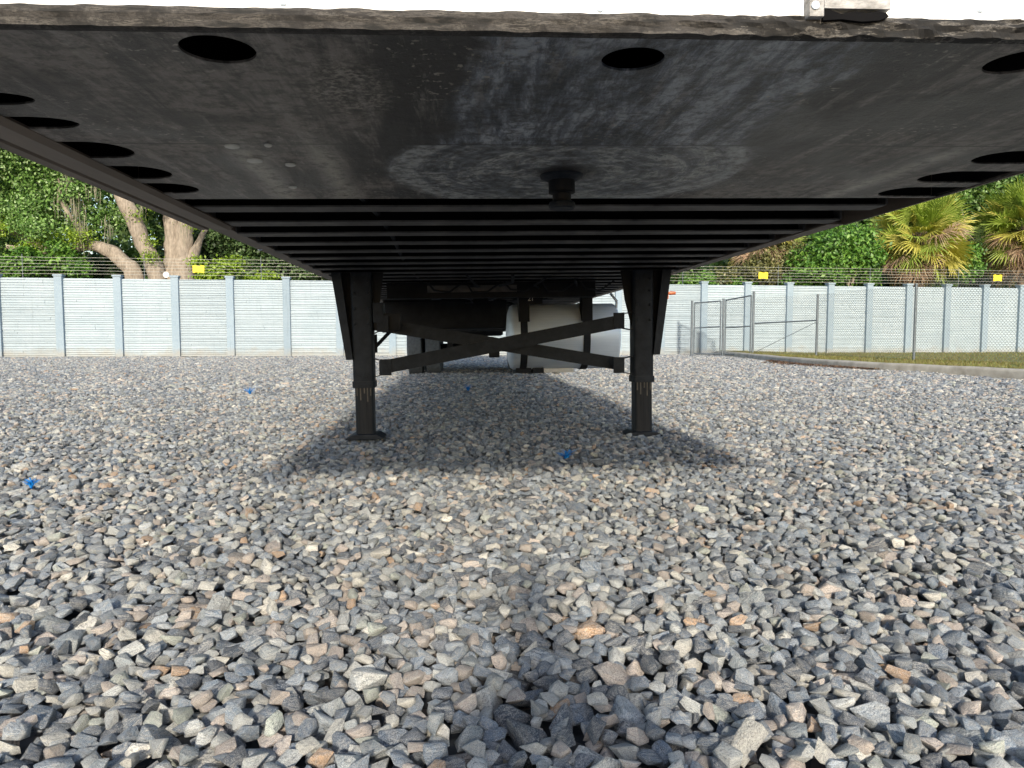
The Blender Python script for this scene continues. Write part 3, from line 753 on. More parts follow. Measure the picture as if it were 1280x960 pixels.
# kingpin
kp = tpw(702, 219)
K = empty('kingpin', (kp.x, kp.y, 0)); K.parent = T
MB().lathe([(.060, -.0005), (.058, -.008), (.044, -.014), (.040, -.016)], 28).build('kingpin_base', 'black_steel', K, smooth=True)
MB().lathe([(.0365, -.0155), (.0365, -.046), (.034, -.048)], 28).build('kingpin_shank', 'dark_frame', K, smooth=True)
MB().lathe([(.0365, -.0485), (.0255, -.052), (.0255, -.070), (.034, -.073)], 28).build('kingpin_neck', 'dark_frame', K, smooth=True)
MB().lathe([(.034, -.0735), (.0365, -.077), (.0365, -.088), (.033, -.092)], 28).build('kingpin_head', 'black_steel', K, smooth=True)
# bottom rails
for sx in (-1, 1):
    prf = [(-1.298, .16), (-1.298, -.010), (-1.268, -.010), (-1.262, -.0005), (-1.255, -.008), (-1.188, -.012), (-UI, -.0012), (-UI - .003, .006), (-1.28, .006), (-1.28, .16)]
    if sx > 0: prf = [(1.299, .16), (1.299, -.003), (1.289, -.003), (1.289, .16)]
    MB().prism(prf, 'y', -.005, 1.80).build('bottom_rail', 'rail', T)
    prf = [(-1.298, .16), (-1.298, .012), (-1.225, .012), (-1.225, .02), (-1.28, .02), (-1.28, .16)]
    if sx > 0: prf = [(1.298, .16), (1.298, .001), (1.228, .001), (1.228, .009), (1.28, .009), (1.28, .16)]
    MB().prism(prf, 'y', 1.801, TL).build('bottom_rail', 'rail', T)
# crossmembers
fl = .095
def beam_mesh():
    mb = MB(); mb.box(-1.222, 1.222, -fl * .5, fl * .5, .0, .006)
    for sx in (-1, 1): mb.box(sx * 1.2225 - .003, sx * 1.2225 + .003, -.055, .055, .004, .12)
    mb.box(-1.218, 1.218, -.003, .003, .0062, .120); mb.box(-1.218, 1.218, -fl * .5, fl * .5, .1202, .1265)
    return mb
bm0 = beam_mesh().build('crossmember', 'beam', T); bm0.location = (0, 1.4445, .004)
bm0.data.materials.append(M['floor_and_shade'])
for pl_ in bm0.data.polygons: pl_.material_index = 1 if pl_.index >= 18 else 0  # shade between the beams painted on: web and top flange near-black
for k in range(1, 48):
    s = 1.4445 + .3048 * k
    if s > TL - .2: break
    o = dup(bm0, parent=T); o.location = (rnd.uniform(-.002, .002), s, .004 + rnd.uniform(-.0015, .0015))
# hoses and a loom along the crossmembers
MB().tube([(-.62 + .02 * math.sin(k), 1.3 + k * .5, .030 + .008 * math.sin(k * 1.7)) for k in range(24)], .011, 8).build('air_line', 'gasket', T, smooth=True)

for u0, s0, s1, rr_ in ((-.2, 3.9, 7.5, .009), (.05, 3.9, 6.8, .012), (.33, 4.2, 7.9, .009), (.62, 4.4, 9.5, .011)):
    MB().tube([(u0 + .05 * math.sin(k * 1.9 + u0 * 9), s0 + (s1 - s0) * k / 14, -.012 - abs(math.sin(k * .9)) * .045) for k in range(15)], rr_, 8).build('air_line', 'gasket', T, smooth=True)
for k in range(5):
    MB().tube([(-.55 + .3 * k, 4.55, -.01), (-.5 + .3 * k, 4.56, -.07 - .02 * (k % 2)), (-.38 + .3 * k, 4.57, -.085), (-.27 + .3 * k, 4.56, -.01)], .008, 7).build('cable_loop', 'gasket', T, smooth=True)
# landing gear
SL = 3.80
LG = MB()
def rounded(cx, cy, a, r=.018, n=4):
    out = []
    for qx, qy, t0 in ((1, 1, 0), (-1, 1, 90), (-1, -1, 180), (1, -1, 270)):
        for k in range(n + 1):
            t = R(t0 + 90 * k / n); out.append((cx + qx * (a - r) + r * math.cos(t), cy + qy * (a - r) + r * math.sin(t)))
    return out
legs = []
for sx in (-1, 1):
    u = sx * .954; zg = GZ(u, SL) + .016
    A = .069
    leg = MB().prism(rounded(u, SL, A), 'z', tp(640, 478, SL).z, .0).build('landing_leg', 'black_steel', T, smooth=True); legs.append(leg)
    zc = tp(640, 478, SL).z
    MB().prism(rounded(u, SL, A + .006), 'z', zc - .012, zc + .030).build('leg_collar', 'black_steel', leg, smooth=True)
    MB().prism(rounded(u, SL, A - .008), 'z', zg + .03, zc - .0125).build('inner_leg', 'leg_inner' if 'leg_inner' in M else 'black_steel', leg, smooth=True)
    ft = MB(); a = .125; ft.prism([(-a, 0), (a, 0), (a, .007), (.080, .032), (-.080, .032), (-a, .007)], 'y', -.11, .11)
    f_ = ft.build('foot_pad', 'black_steel', leg, bevel=.004); f_.location = (u, SL, zg)
    # front stiffener strip and dark wing plate, outboard
    t0, t1 = u + sx * .125, u + sx * .19          # top of strip
    b0, b1 = u + sx * .062, u + sx * .108
    zb = tp(640, 446, SL).z
    MB().prism([(t0, 0), (t1, 0), (b1, zb), (b0, zb)], 'y', SL - .085, SL - .070).build('leg_brace_strip', 'black_steel', T, bevel=.002)
    MB().prism([(u + sx * .070, -.001), (t1 - sx * .012, -.001), (b1 - sx * .012, zb + .004), (u + sx * .070, zb + .004)], 'y', SL - .012, SL).build('wing_plate', 'dark_frame', T)
    MB().prism([(t1, 0), (t1 - sx * .008, 0), (b1 - sx * .008, zb), (b1, zb)], 'y', SL - .069, SL + .06).build('wing_flange', 'dark_frame', T)
    # inboard gusset
    MB().prism([(u - sx * .0705, -.001), (u - sx * .145, -.001), (u - sx * .118, -.20), (u - sx * .0705, -.39)], 'y', SL - .01, SL + .0).build('inner_gusset', 'dark_frame', T)
    for bz in (-.06, -.14, -.24, -.34):
        for bu in (-.045, .045):
            MB().lathe([(.011, 0), (.011, -.007), (.006, -.009)], 6, 'z').build('bolt', 'black_steel', leg).matrix_local = Matrix.Translation((u + bu, SL - A - .0005, bz)) @ Euler((R(-90), 0, 0)).to_matrix().to_4x4()
    for k_ in range(5):     # bare scraped streaks under the collar
        bu = (-.045, -.022, .004, .024, .046)[k_]; L_ = (.05, .08, .035, .09, .05)[k_]
        MB().box(u + bu - .004, u + bu + .004, SL - A + .0055, SL - A + .0075, zc - .016 - L_, zc - .014).build('scrape', 'scrape', leg)
# cross braces (angle iron)
def brace(q0, q1, h, s, th=.007):
    mb = MB(); a, b = Vector((q0.x, 0, q0.z)), Vector((q1.x, 0, q1.z))
    mb.add([(a.x, s, a.z - h / 2), (b.x, s, b.z - h / 2), (b.x, s, b.z + h / 2), (a.x, s, a.z + h / 2), (a.x, s + th, a.z - h / 2), (b.x, s + th, b.z - h / 2), (b.x, s + th, b.z + h / 2), (a.x, s + th, a.z + h / 2)],
           [(0, 1, 2, 3), (7, 6, 5, 4), (0, 4, 5, 1), (1, 5, 6, 2), (2, 6, 7, 3), (3, 7, 4, 0)])
    mb.add([(a.x, s + th, a.z + h / 2 - th), (b.x, s + th, b.z + h / 2 - th), (b.x, s + th, b.z + h / 2 - .0005), (a.x, s + th, a.z + h / 2 - .0005), (a.x, s + .07, a.z + h / 2 - th), (b.x, s + .07, b.z + h / 2 - th), (b.x, s + .07, b.z + h / 2 - .0005), (a.x, s + .07, a.z + h / 2 - .0005)],
           [(0, 1, 2, 3), (7, 6, 5, 4), (0, 4, 5, 1), (1, 5, 6, 2), (2, 6, 7, 3)])
    return mb.build('cross_brace', 'black_steel', T)
brace(tp(474, 460, SL - .05), tp(780, 401, SL - .05), .092, SL - .05)
brace(tp(468, 405, SL + .05), tp(780, 456, SL + .05), .088, SL + .05)
# clips that carry the brace ends
for (px, py, sx) in ((476, 459, -1), (779, 401, 1), (472, 405, -1), (779, 456, 1)):
    s = SL - .02; q = tp(px, py, s); ue = sx * .888
    mb = MB()
    for dz, dz2 in ((.05, .062), (-.05, -.062)):
        mb.add([(q.x, s - .03, q.z + dz), (ue, s - .03, q.z + dz2), (ue, s + .03, q.z + dz2), (q.x, s + .03, q.z + dz), (q.x, s - .03, q.z + dz - .006), (ue, s - .03, q.z + dz2 - .006), (ue, s + .03, q.z + dz2 - .006), (q.x, s + .03, q.z + dz - .006)],
               [(0, 1, 2, 3), (7, 6, 5, 4), (0, 4, 5, 1), (1, 5, 6, 2), (2, 6, 7, 3), (3, 7, 4, 0)])
    x0_, x1_ = (q.x, q.x - sx * .075)
    mb.box(min(x0_, x1_), max(x0_, x1_), s - .038, s - .031, q.z - .055, q.z + .055)
    mb.build('brace_clip', 'black_steel', T)
# gearbox, shafts
q = tp(470, 388, SL)
gb = MB().box(-.881, -.81, SL - .06, SL + .07, q.z - .085, q.z + .05).build('gearbox', 'black_steel', T, bevel=.006)
q2 = tp(480, 402, SL); MB().box(-.882, -.70, SL - .03, SL + .0, q2.z - .06, q2.z + .055).build('shaft_bracket', 'dark_frame', T, bevel=.004)
qa, qb = tp(489, 413, SL + .12), tp(470, 433, SL + .12); MB().tube([qa, qb], .014, 6).build('stay_rod', 'black_steel', T)
qa = tp(468, 418, SL + .12); qb = tp(468, 441, SL + .12); MB().box(qa.x - .018, qa.x + .02, SL + .10, SL + .108, qb.z, qa.z).build('stay_plate', 'black_steel', T)
# frame beams behind the legs: two channels across with a paler bulkhead plate
qa, qb = tp(640, 356, 4.6), tp(640, 364.5, 4.6)
MB().box(tp(534, 360, 4.6).x, tp(646, 360, 4.6).x, 4.6, 4.612, qb.z, qa.z).build('bulkhead_plate', 'beam', T)
qa, qb = tp(640, 352, 4.66), tp(640, 372, 4.66)
MB().box(-.88, .80, 4.66, 4.74, qb.z, -.004).build('cross_channel', 'dark_frame', T, bevel=.004)
for sx in (-1, 1):
    MB().box(sx * .50 - .04, sx * .50 + .04, 4.76, 5.1, -.12, -.003).build('frame_rail', 'dark_frame', T)
    MB().box(sx * .52 - .045, sx * .52 + .045, 8.6, 15.6, -.16, -.003).build('slide_rail', 'dark_frame', T)
# fuel tank of the cooling unit
TS = 5.25
qa, qb = tp(633, 420, TS), tp(771, 420, TS); qt, qbm = tp(700, 380, TS), tp(700, 461, TS)
cz = (qt.z + qbm.z) / 2; rad = (qt.z - qbm.z) / 2; L0, L1 = qa.x, qb.x
tank = MB().lathe([(rad * .3, L0 + .0), (rad * .75, L0 + .012), (rad * .94, L0 + .03), (rad, L0 + .055), (rad, L1 - .05), (rad * .94, L1 - .025), (rad * .7, L1 - .01), (rad * .3, L1)], 56, 'x', (0, TS, cz)).build('fuel_tank', 'alu', T, smooth=True)
for px in (655.5, 734):
    q = tp(px, 420, TS - rad); mb = MB(); w0 = .030
    n_ = 40; V = []
    for k in range(n_ + 1):
        t = R(90 - 360 * k / n_)
        for rr in (rad + .001, rad + .008):
            for dx in (-w0, w0): V.append((q.x + dx, TS + rr * math.cos(t), cz + rr * math.sin(t)))
    mb.add(V, [(4 * k + a, 4 * k + b, 4 * k + 4 + b, 4 * k + 4 + a) for k in range(n_) for a, b in ((0, 1), (1, 3), (3, 2), (2, 0))])
    mb.build('tank_strap', 'gasket', tank)
    MB().box(q.x - .045, q.x + .045, TS - rad - .02, TS - rad + .12, cz + rad * .45, -.004).build('tank_hanger', 'dark_frame', tank)
q = tp(663.5, 373.5, TS - rad - .021)
MB().box(q.x - .07, q.x + .10, TS - rad - .019, TS - rad - .010, q.z - .045, -.004).build('number_plate_bracket', 'dark_frame', T)
fc = bpy.data.curves.new('stencil_number', 'FONT'); fc.body = '21'; fc.size = .055; fc.align_x = 'CENTER'; fc.align_y = 'CENTER'; fc.extrude = .0008
fc.materials.append(M['white_plastic']); fo_ = bpy.data.objects.new('tmp', fc); COL.objects.link(fo_); bpy.context.view_layer.update(); fo = bpy.data.objects.new('stencil_number', bpy.data.meshes.new_from_object(fo_)); bpy.data.objects.remove(fo_); COL.objects.link(fo); fo.parent = T; fo.location = (q.x, TS - rad - .0205, q.z); fo.rotation_euler = (R(90), 0, 0)
# things under the tank: black skids and a pale drain box
for pa, pb, y0, y1, nm, m in ((645, 664, 459, 466, 'skid_bracket', 'gasket'), (666, 679, 459, 466.5, 'skid_bracket', 'gasket'), (680, 717, 460, 466, 'drain_box', 'white_plastic'), (694, 700, 466.2, 468, 'drain_box', 'white_plastic')):
    a_, b_ = tp(pa, y1, TS - .1), tp(pb, y0, TS - .1); MB().box(a_.x, b_.x, TS - .1, TS + .08, a_.z, b_.z).build(nm, m, T, bevel=.004)
a_ = tp(766, 384, TS - .1)
MB().tube([a_ + Vector((-.02, 0, .12)), a_ + Vector((.03, -.03, .05)), a_ + Vector((.02, -.03, -.05)), a_ + Vector((-.03, 0, -.10))], .012, 8).build('fuel_hose', 'alu', T, smooth=True)
# storage box hung under the left side
sa, sb = 7.4, 9.3
qa, qb = tp(478, 368, sa), tp(634, 410, sa)
MB().box(qa.x, qb.x, sa, sb, qb.z, -.004).build('storage_box', 'dark_frame', T, bevel=.01)
MB().box(qa.x - .01, qb.x + .01, sa - .03, sa - .002, qb.z - .035, qb.z - .012).build('box_lip', 'black_steel', T)
# axles and wheels
WR = .515
tread_m = M['gasket']
def tyre_mesh(W=.285):
    mb = MB(); h = W / 2
    mb.lathe([(.30, -h + .02), (.40, -h), (.47, -h + .012), (WR - .012, -h + .035), (WR - .012, -h + .05), (WR - .012, h - .05), (WR - .012, h - .035), (.47, h - .012), (.40, h), (.30, h - .02)], 56, 'x')
    nb = 56
    for row in range(5):
        xc = -h + .045 + row * (W - .09) / 4
        for k in range(nb):
            t = 2 * math.pi * (k + .5 * (row % 2)) / nb; dt = math.pi / nb * .78; wv = .023
            V = []
            for r_ in (WR - .014, WR):
                for tt, dx in ((t - dt, -wv), (t + dt, -wv + .004), (t + dt, wv + .004), (t - dt, wv)): V.append((xc + dx, r_ * math.cos(tt), r_ * math.sin(tt)))
            mb.add(V, [(4, 5, 6, 7), (0, 1, 5, 4), (1, 2, 6, 5), (2, 3, 7, 6), (3, 0, 4, 7)])
    return mb
def rim_mesh(): return MB().lathe([(.29, -.12), (.30, -.12), (.285, -.08), (.26, .02), (.12, .04), (.10, .10), (.03, .11)], 32, 'x')
ty_o = tyre_mesh().build('tyre', 'tyre'); rm_o = rim_mesh().build('rim', 'white_body', smooth=True)
tyre_me, rim_me = ty_o.data, rm_o.data; bpy.data.objects.remove(ty_o); bpy.data.objects.remove(rm_o)
s_t = (TI @ atz(532, 468)).y + WR * .2
for s in (s_t, s_t + 1.27):
    for u in (-1.150, -.815, .815, 1.150):
        W_ = empty('wheel', (u, s, GZ(u, s) + WR - .004)); W_.parent = T
        for nm, me_ in (('tyre', tyre_me), ('rim', rim_me)):
            o = bpy.data.objects.new(nm, me_); COL.objects.link(o); o.parent = W_
            if u < 0: o.rotation_euler = (0, 0, math.pi)
    ax = MB().tube([(-.72, s, GZ(0, s) + WR), (.72, s, GZ(0, s) + WR)], .065, 14).build('axle', 'dark_frame', T, smooth=True)
    for sx in (-1, 1):
        MB().box(sx * .5 - .05, sx * .5 + .05, s - .5, s + .18, GZ(0, s) + WR - .03, GZ(0, s) + WR + .10).build('trailing_arm', 'dark_frame', T, bevel=.01)
        MB().lathe([(.12, -.34), (.13, -.28), (.11, -.22), (.13, -.17)], 20, 'z', (sx * .5, s + .12, 0)).build('air_spring', 'gasket', T, smooth=True)
MB().lathe([(.11, -.42), (.13, -.38), (.13, .38), (.11, .42)], 24, 'x', (.0, s_t - 1.3, -.30)).build('air_tank', 'dark_frame', T, smooth=True)
q = tp(618, 443, s_t - .2); MB().box(q.x - .1, q.x + .1, s_t - .2, s_t - .1, q.z - .06, q.z + .25).build('brake_chamber', 'dark_frame', T, bevel=.02)
# marker lamps
q = tp(835, 366, 4.6)
lamp = MB().box(q.x - .03, q.x + .0, 4.58, 4.62, q.z - .05, q.z + .06).build('lamp_bracket', 'amber', T, bevel=.004)
MB().lathe([(.010, -.0), (.016, .02), (.013, .06), (.008, .062)], 14, 'x', (q.x - .0, 4.6, q.z - .003)).build('lamp_lens', 'amber', lamp, smooth=True)
q = tp(355, 325, 2.6); MB().lathe([(.012, -.01), (.014, .0), (.008, .014)], 12, 'x', (-1.29, 2.6, .02)).build('hook', 'alu', T)

# ================================================================ BLUE MARKERS
def whisker(px, py, hgt, lab, seed):
    p = atz(px, py, .02); r = random.Random(seed); mb = MB()
    for k in range(46):
        az = r.uniform(0, 2 * math.pi); sp = r.uniform(.05, .65); L = hgt * r.uniform(.8, 1.5); w_ = .0028
        d1 = Vector((math.cos(az) * sp, math.sin(az) * sp, 1)).normalized(); side = Vector((-math.sin(az), math.cos(az), 0)) * w_
        a = Vector((0, 0, -.015)); b_ = a + d1 * L * .6; c_ = b_ + (d1 + Vector((math.cos(az) * .5, math.sin(az) * .5, -.5))) * L * .4
        th = Vector((0, 0, .001))
        mb.add([a - side, a + side, b_ + side, b_ - side, c_ + side * .7, c_ - side * .7, a + th, b_ + th * 2, c_ + th], [(0, 1, 2, 3), (3, 2, 4, 5), (0, 6, 7, 3), (1, 6, 7, 2), (3, 7, 8, 5), (2, 7, 8, 4)])
    o = mb.build('whisker_marker', 'blue'); o.location = p; tag(o, lab, 'survey marker', 'blue plastic whisker markers in the gravel'); return o
whisker(708, 574, .062, 'bright blue plastic tuft in the gravel, in front of the right landing foot', 1)
whisker(39, 607, .042, 'bright blue plastic tuft beside a pale stone, farthest from the trailer legs on the left', 2)
whisker(312, 493, .085, 'blue plastic tuft on open sunlit gravel left of the left landing leg', 3)
whisker(585, 488, .085, 'blue plastic tuft in the shade between the landing legs, near the tyres', 4)

# ================================================================ TREES
def leaves(name, clumps, n, size, m, parent=None, spread=1.0, droop=.25, seed=0, flat=.55):
    """clumps: rows (x, y, z, r, weight). Small folded leaves gathered in sprays through each clump"""
    r = np.random.default_rng(seed); C = np.array(clumps, float); wts = C[:, 3] ** 2 * C[:, 4]; wts /= wts.sum()
    ns = max(8, n // 26); ci = r.choice(len(C), ns, p=wts)
    dr = r.normal(0, 1, (ns, 3)); dr /= np.linalg.norm(dr, axis=1)[:, None]
    rad_ = C[ci, 3] * r.uniform(.35, 1.0, ns) ** .6
    sp = C[ci, :3] + dr * rad_[:, None] * np.array([1, 1, .8]); st = r.normal(.5, .24, ns)
    ssz = C[ci, 3] * .17 + .12
    k = r.integers(0, ns, n); P = sp[k] + r.normal(0, 1, (n, 3)) * (ssz[k] * spread)[:, None] * np.array([1, 1, .7])
    out = (P - C[ci[k], :3]); out /= np.linalg.norm(out, axis=1)[:, None] + 1e-6
    nr = out * .6 + r.normal(0, .6, (n, 3)) + np.array([0, -.15, .35]); nr /= np.linalg.norm(nr, axis=1)[:, None]
    a = np.cross(nr, r.normal(0, 1, (n, 3))); a /= np.linalg.norm(a, axis=1)[:, None]; b = np.cross(nr, a)
    s = size * r.uniform(.6, 1.3, n)[:, None]
    V = np.stack([P - a * s, P + b * s * flat + nr * s * .15, P + a * s - nr * s * .2, P - b * s * flat + nr * s * .15], 1).reshape(-1, 3)
    t = np.clip(st[k] + r.normal(0, .16, n), 0, 1)
    return np_mesh(name, V, np.arange(n * 4).reshape(-1, 4), m, parent, np.repeat(t, 4))
def limb(pts, rads, name='limb', parent=None, m='trunk', seg=12, seed=1):
    P = dense([Vector(p) for p in pts], 7); n = len(P); rr = [np.interp(i / (n - 1), np.linspace(0, 1, len(rads)), rads) for i in range(n)]
    mb = MB(); mb.tube(P, [float(x) for x in rr], seg)
    for i, v in enumerate(mb.v):
        c = P[min(i // seg, n - 1)]; d = Vector(v) - c; k_ = 1 + .22 * mn.noise(Vector(v) * 2.2 + Vector((seed, 0, 0))) + .10 * mn.noise(Vector(v) * 7)
        mb.v[i] = tuple(c + d * k_)
    return mb.build(name, m, parent, smooth=True)
DT = 30.5
def q3(px, py, D=DT, dz=0): v = at(px, py, D); return Vector((v.x, D + dz, v.z))
# large live oak
ob = q3(218, 360); oak = empty('live_oak', (ob.x, ob.y, 0)); tag(oak, 'large live oak with forked grey trunk and long low limb behind the wall', 'tree')
def relo(v): return v - Vector((ob.x, ob.y, 0))
base = Vector((ob.x + .3, DT + .2, -.2))
limb([relo(x) for x in (base, q3(217, 350), q3(217, 315), q3(214, 280), q3(211, 240), q3(196, 150))], [.60, .42, .36, .32, .28, .2], 'trunk', oak, seed=1)
limb([relo(x) for x in (base, q3(230, 348), q3(229, 315), q3(233, 275), q3(239, 240), q3(262, 150))], [.60, .44, .37, .33, .30, .2], 'trunk', oak, seed=2)
limb([relo(x) for x in (base + Vector((-.6, -.3, 0)), q3(203, 345, DT, -.5), q3(190, 312, DT, -.6), q3(178, 275, DT, -.8), q3(162, 240, DT, -.9), q3(140, 190, DT, -1), q3(120, 120, DT, -1.2))], [.45, .36, .33, .31, .29, .25, .16], 'limb', oak, seed=3)
limb([relo(x) for x in (base + Vector((-1.2, -.4, 0)), q3(178, 350, DT, -.6), q3(168, 333, DT, -.6), q3(152, 318, DT, -.7), q3(130, 311, DT, -.8), q3(100, 314, DT, -.8), q3(70, 318, DT, -.9), q3(30, 312, DT, -1))], [.44, .35, .33, .27, .21, .17, .13, .09], 'limb', oak, seed=4)
limb([relo(x) for x in (q3(96, 330, DT, .4), q3(58, 312, DT, .0), q3(28, 292, DT, -.3), q3(-5, 280, DT, -.5), q3(-60, 262, DT, -.6))], [.10, .15, .19, .21, .2], 'limb', oak, seed=5)
limb([relo(x) for x in (q3(238, 330), q3(250, 300), q3(256, 288), q3(266, 270), q3(285, 250))], [.28, .14, .10, .08, .05], 'limb', oak, seed=6)
limb([relo(x) for x in (q3(128, 312, DT, -.8), q3(112, 285, DT, -.9), q3(98, 262, DT, -1), q3(92, 230, DT, -1))], [.16, .10, .07, .04], 'limb', oak, seed=8)
cl = []
def clump(px, py, rpx, D=DT, dy=0, wt=1.0):
    v = q3(px, py, D, dy); cl.append((v.x - ob.x, v.y - ob.y, v.z, rpx * D / F, wt))
rc = random.Random(11)
for px, py, rp in ((20, 205, 34), (70, 225, 32), (20, 255, 30), (60, 265, 30), (100, 245, 28), (110, 285, 24), (140, 270, 20), (45, 285, 22), (150, 225, 18), (128, 215, 24), (0, 180, 40), (60, 180, 40), (120, 180, 40), (180, 170, 40), (240, 180, 36),
                   (85, 295, 14), (20, 315, 14), (-40, 230, 60), (-40, 300, 40), (-120, 220, 80), (300, 170, 50), (182, 250, 9)):
    clump(px, py, rp, dy=rc.uniform(-.2, 2.2) if px > 130 else rc.uniform(-2.2, 1.2))
leaves('crown', cl, 85000, .072, 'oak_leaf', oak, seed=1)
cl = []
for px, py, rp in ((60, 318, 8), (85, 305, 8), (25, 290, 6), (205, 305, 3), (203, 325, 3), (186, 275, 3), (208, 262, 3), (256, 282, 5), (120, 302, 8)): clump(px, py, rp, dy=-1.1)
leaves('limb_fern', cl, 4500, .05, 'lime_leaf', oak, seed=2, spread=1.4)
mb = MB(); rm = random.Random(5)
for px, py, L in ((118, 256, 40), (123, 282, 30), (127, 298, 26), (112, 262, 30), (140, 240, 20), (95, 250, 26), (155, 290, 18), (196, 262, 16), (248, 286, 20), (107, 232, 20)):
    for k in range(26):
        v = relo(q3(px + rm.gauss(0, 2.6), py + rm.gauss(0, 7), DT, -1.2 + rm.gauss(0, .2))); l_ = L * rm.uniform(.4, 1) * DT / F; w_ = .009
        a = rm.uniform(0, 3.14); dx, dy = math.cos(a) * w_, math.sin(a) * w_; j = rm.uniform(-.06, .06)
        mb.add([v + Vector((-dx, -dy, 0)), v + Vector((dx, dy, 0)), v + Vector((dx + j, dy, -l_ * .6)), v + Vector((-dx + j, -dy, -l_ * .6)), v + Vector((j * .4, 0, -l_))], [(0, 1, 2, 3), (3, 2, 4)])
mb.build('hanging_moss', 'moss', oak)
# other trees
def bush(name, lab, cat, blobs, D, n, size, m, trunk=True, seed=0, group=None, spread=1.0):
    global cl
    cx_, cy_ = q3(blobs[0][0], 350, D).x, D
    root = empty(name, (cx_, cy_, 0)); tag(root, lab, cat, group); rr = random.Random(seed); C = []
    for px, py, rp in blobs:
        v = q3(px, py, D); C.append((v.x - cx_, rr.uniform(-.5, .8), v.z, rp * D / F, 1.0))
    leaves('crown' if trunk else 'foliage', C, n, size, m, root, seed=seed, spread=spread)
    if trunk:
        for c_ in C[:5]:
            limb([(rr.uniform(-.2, .2), 0, -.2), (c_[0] * .4, c_[1] * .5, c_[2] * .45), (c_[0], c_[1], c_[2])], [.13, .08, .03], 'trunk', root, seg=7, seed=seed)
    return root
bush('evergreen_tree', 'dark glossy evergreen tree behind the wall right of the oak trunk', 'tree', ((320, 300, 32), (290, 290, 28), (350, 320, 26), (280, 322, 24), (385, 335, 24), (320, 335, 24), (262, 300, 20), (420, 330, 26)), 33, 26000, .085, 'dark_leaf', seed=3)
bush('shrub', 'lime green shrub rising over the wall beside the yellow sign', 'shrub', ((283, 340, 12), (270, 343, 9), (292, 330, 8), (262, 348, 8), (252, 330, 5)), 28.3, 3200, .065, 'lime_leaf', False, seed=4)
bush('shrub', 'small lime green shrub tip peeping over the wall, right of the larger one', 'shrub', ((327, 346, 7), (320, 348, 6), (334, 345, 6)), 28.3, 900, .06, 'lime_leaf', False, seed=5)
bush('shrub', 'tiny yellow-green shrub tip between the two lime shrubs on the wall', 'shrub', ((302, 346, 5), (300, 349, 4)), 28.3, 320, .055, 'lime_leaf', False, seed=6)
bush('shrub', 'leafy green shrub with upright sprays under the low oak limb', 'shrub', ((42, 330, 12), (38, 318, 8), (75, 325, 13), (20, 335, 12), (70, 310, 9), (100, 336, 9)), 28.8, 7000, .075, 'ivy_leaf', False, seed=7)
bush('round_tree', 'round bright green leafy tree left of the tall palm', 'tree', ((1045, 312, 26), (1020, 325, 20), (1070, 322, 20), (1050, 292, 16), (1068, 300, 14), (1040, 338, 22), (1085, 335, 14), (1010, 342, 16), (1000, 320, 10)), 30.0, 26000, .08, 'ivy_leaf', seed=8)
bush('olive_tree', 'olive-brown scrubby tree at the edge of the trailer, left of the round tree', 'tree', ((960, 325, 18), (985, 318, 16), (945, 338, 16), (925, 345, 14), (1000, 335, 12), (970, 345, 14), (990, 300, 10), (900, 348, 10)), 31.0, 14000, .07, 'olive_leaf', seed=9)
bush('shrub', 'small dense green shrub between the two palms', 'shrub', ((1212, 315, 11), (1208, 325, 10), (1216, 335, 12), (1195, 345, 8)), 31.5, 4200, .07, 'ivy_leaf', False, seed=10)
bush('pale_tree', 'tall pale green airy tree behind the palms at the right', 'tree', ((1250, 225, 26), (1200, 235, 20), (1230, 250, 20), (1280, 240, 26), (1180, 245, 12), (1275, 205, 30), (1240, 195, 26), (1320, 230, 30), (1350, 260, 30)), 36, 17000, .10, 'oak_leaf', seed=12, spread=1.5)
bush('shrub', 'low dark green creeper mass on the wall top, left of the round tree', 'shrub', ((880, 350, 7), (900, 350, 7), (920, 352, 6), (940, 353, 6), (860, 353, 5), (1010, 353, 6), (1080, 350, 8), (985, 352, 6)), 30.4, 5500, .07, 'ivy_leaf', False, seed=13)

# palms
def frond_mesh(seed, dead):
    r = random.Random(seed); V = []; Fs = []; tint = []
    def quad(*p):
        o = len(V); V.extend(p); Fs.append(tuple(range(o, o + len(p))))
        t = r.uniform(0, 1); tint.extend([t] * len(p))
    Lp = .95
    for dy in (-.012, .012): quad((0, dy, 0), (Lp, dy * .6, .02), (Lp, dy * .6, -.012), (0, dy, -.03))
    n = 34
    for k in range(n):
        a = (k / (n - 1) - .5) * R(250 if not dead else 150); base_ = Vector((Lp + .10 * math.cos(a) * .5, 0, 0))
        L = (1.05 - .32 * abs(a) / R(125)) * r.uniform(.85, 1.1)
        if dead: L *= .95
        d_ = Vector((math.cos(a), math.sin(a), -.02)); s_ = Vector((-math.sin(a), math.cos(a), 0))
        fold = .16 * abs(math.sin(a)); drop = r.uniform(.05, .38) * (1.8 if dead else 1)
        p0 = base_; p1 = base_ + d_ * L * .5 + Vector((0, 0, fold * .6)); p2 = base_ + d_ * L * .85 + Vector((0, 0, fold - drop * .35)); p3 = base_ + d_ * L + Vector((0, 0, fold - drop * .8))
        w1, w2 = (.030, .017) if not dead else (.018, .012); up = Vector((0, 0, .012))
        quad(p0, p1 - s_ * w1, p1 + up); quad(p0, p1 + up, p1 + s_ * w1)
        quad(p1 - s_ * w1, p2 - s_ * w2, p2 + up, p1 + up); quad(p1 + up, p2 + up, p2 + s_ * w2, p1 + s_ * w1)
        quad(p2 - s_ * w2, p3, p2 + s_ * w2)
    me = bpy.data.meshes.new('frond'); me.from_pydata([tuple(v) for v in V], [], Fs)
    at2 = me.attributes.new('tint', 'FLOAT', 'POINT'); at2.data.foreach_set('value', tint)
    return me
FR = {}
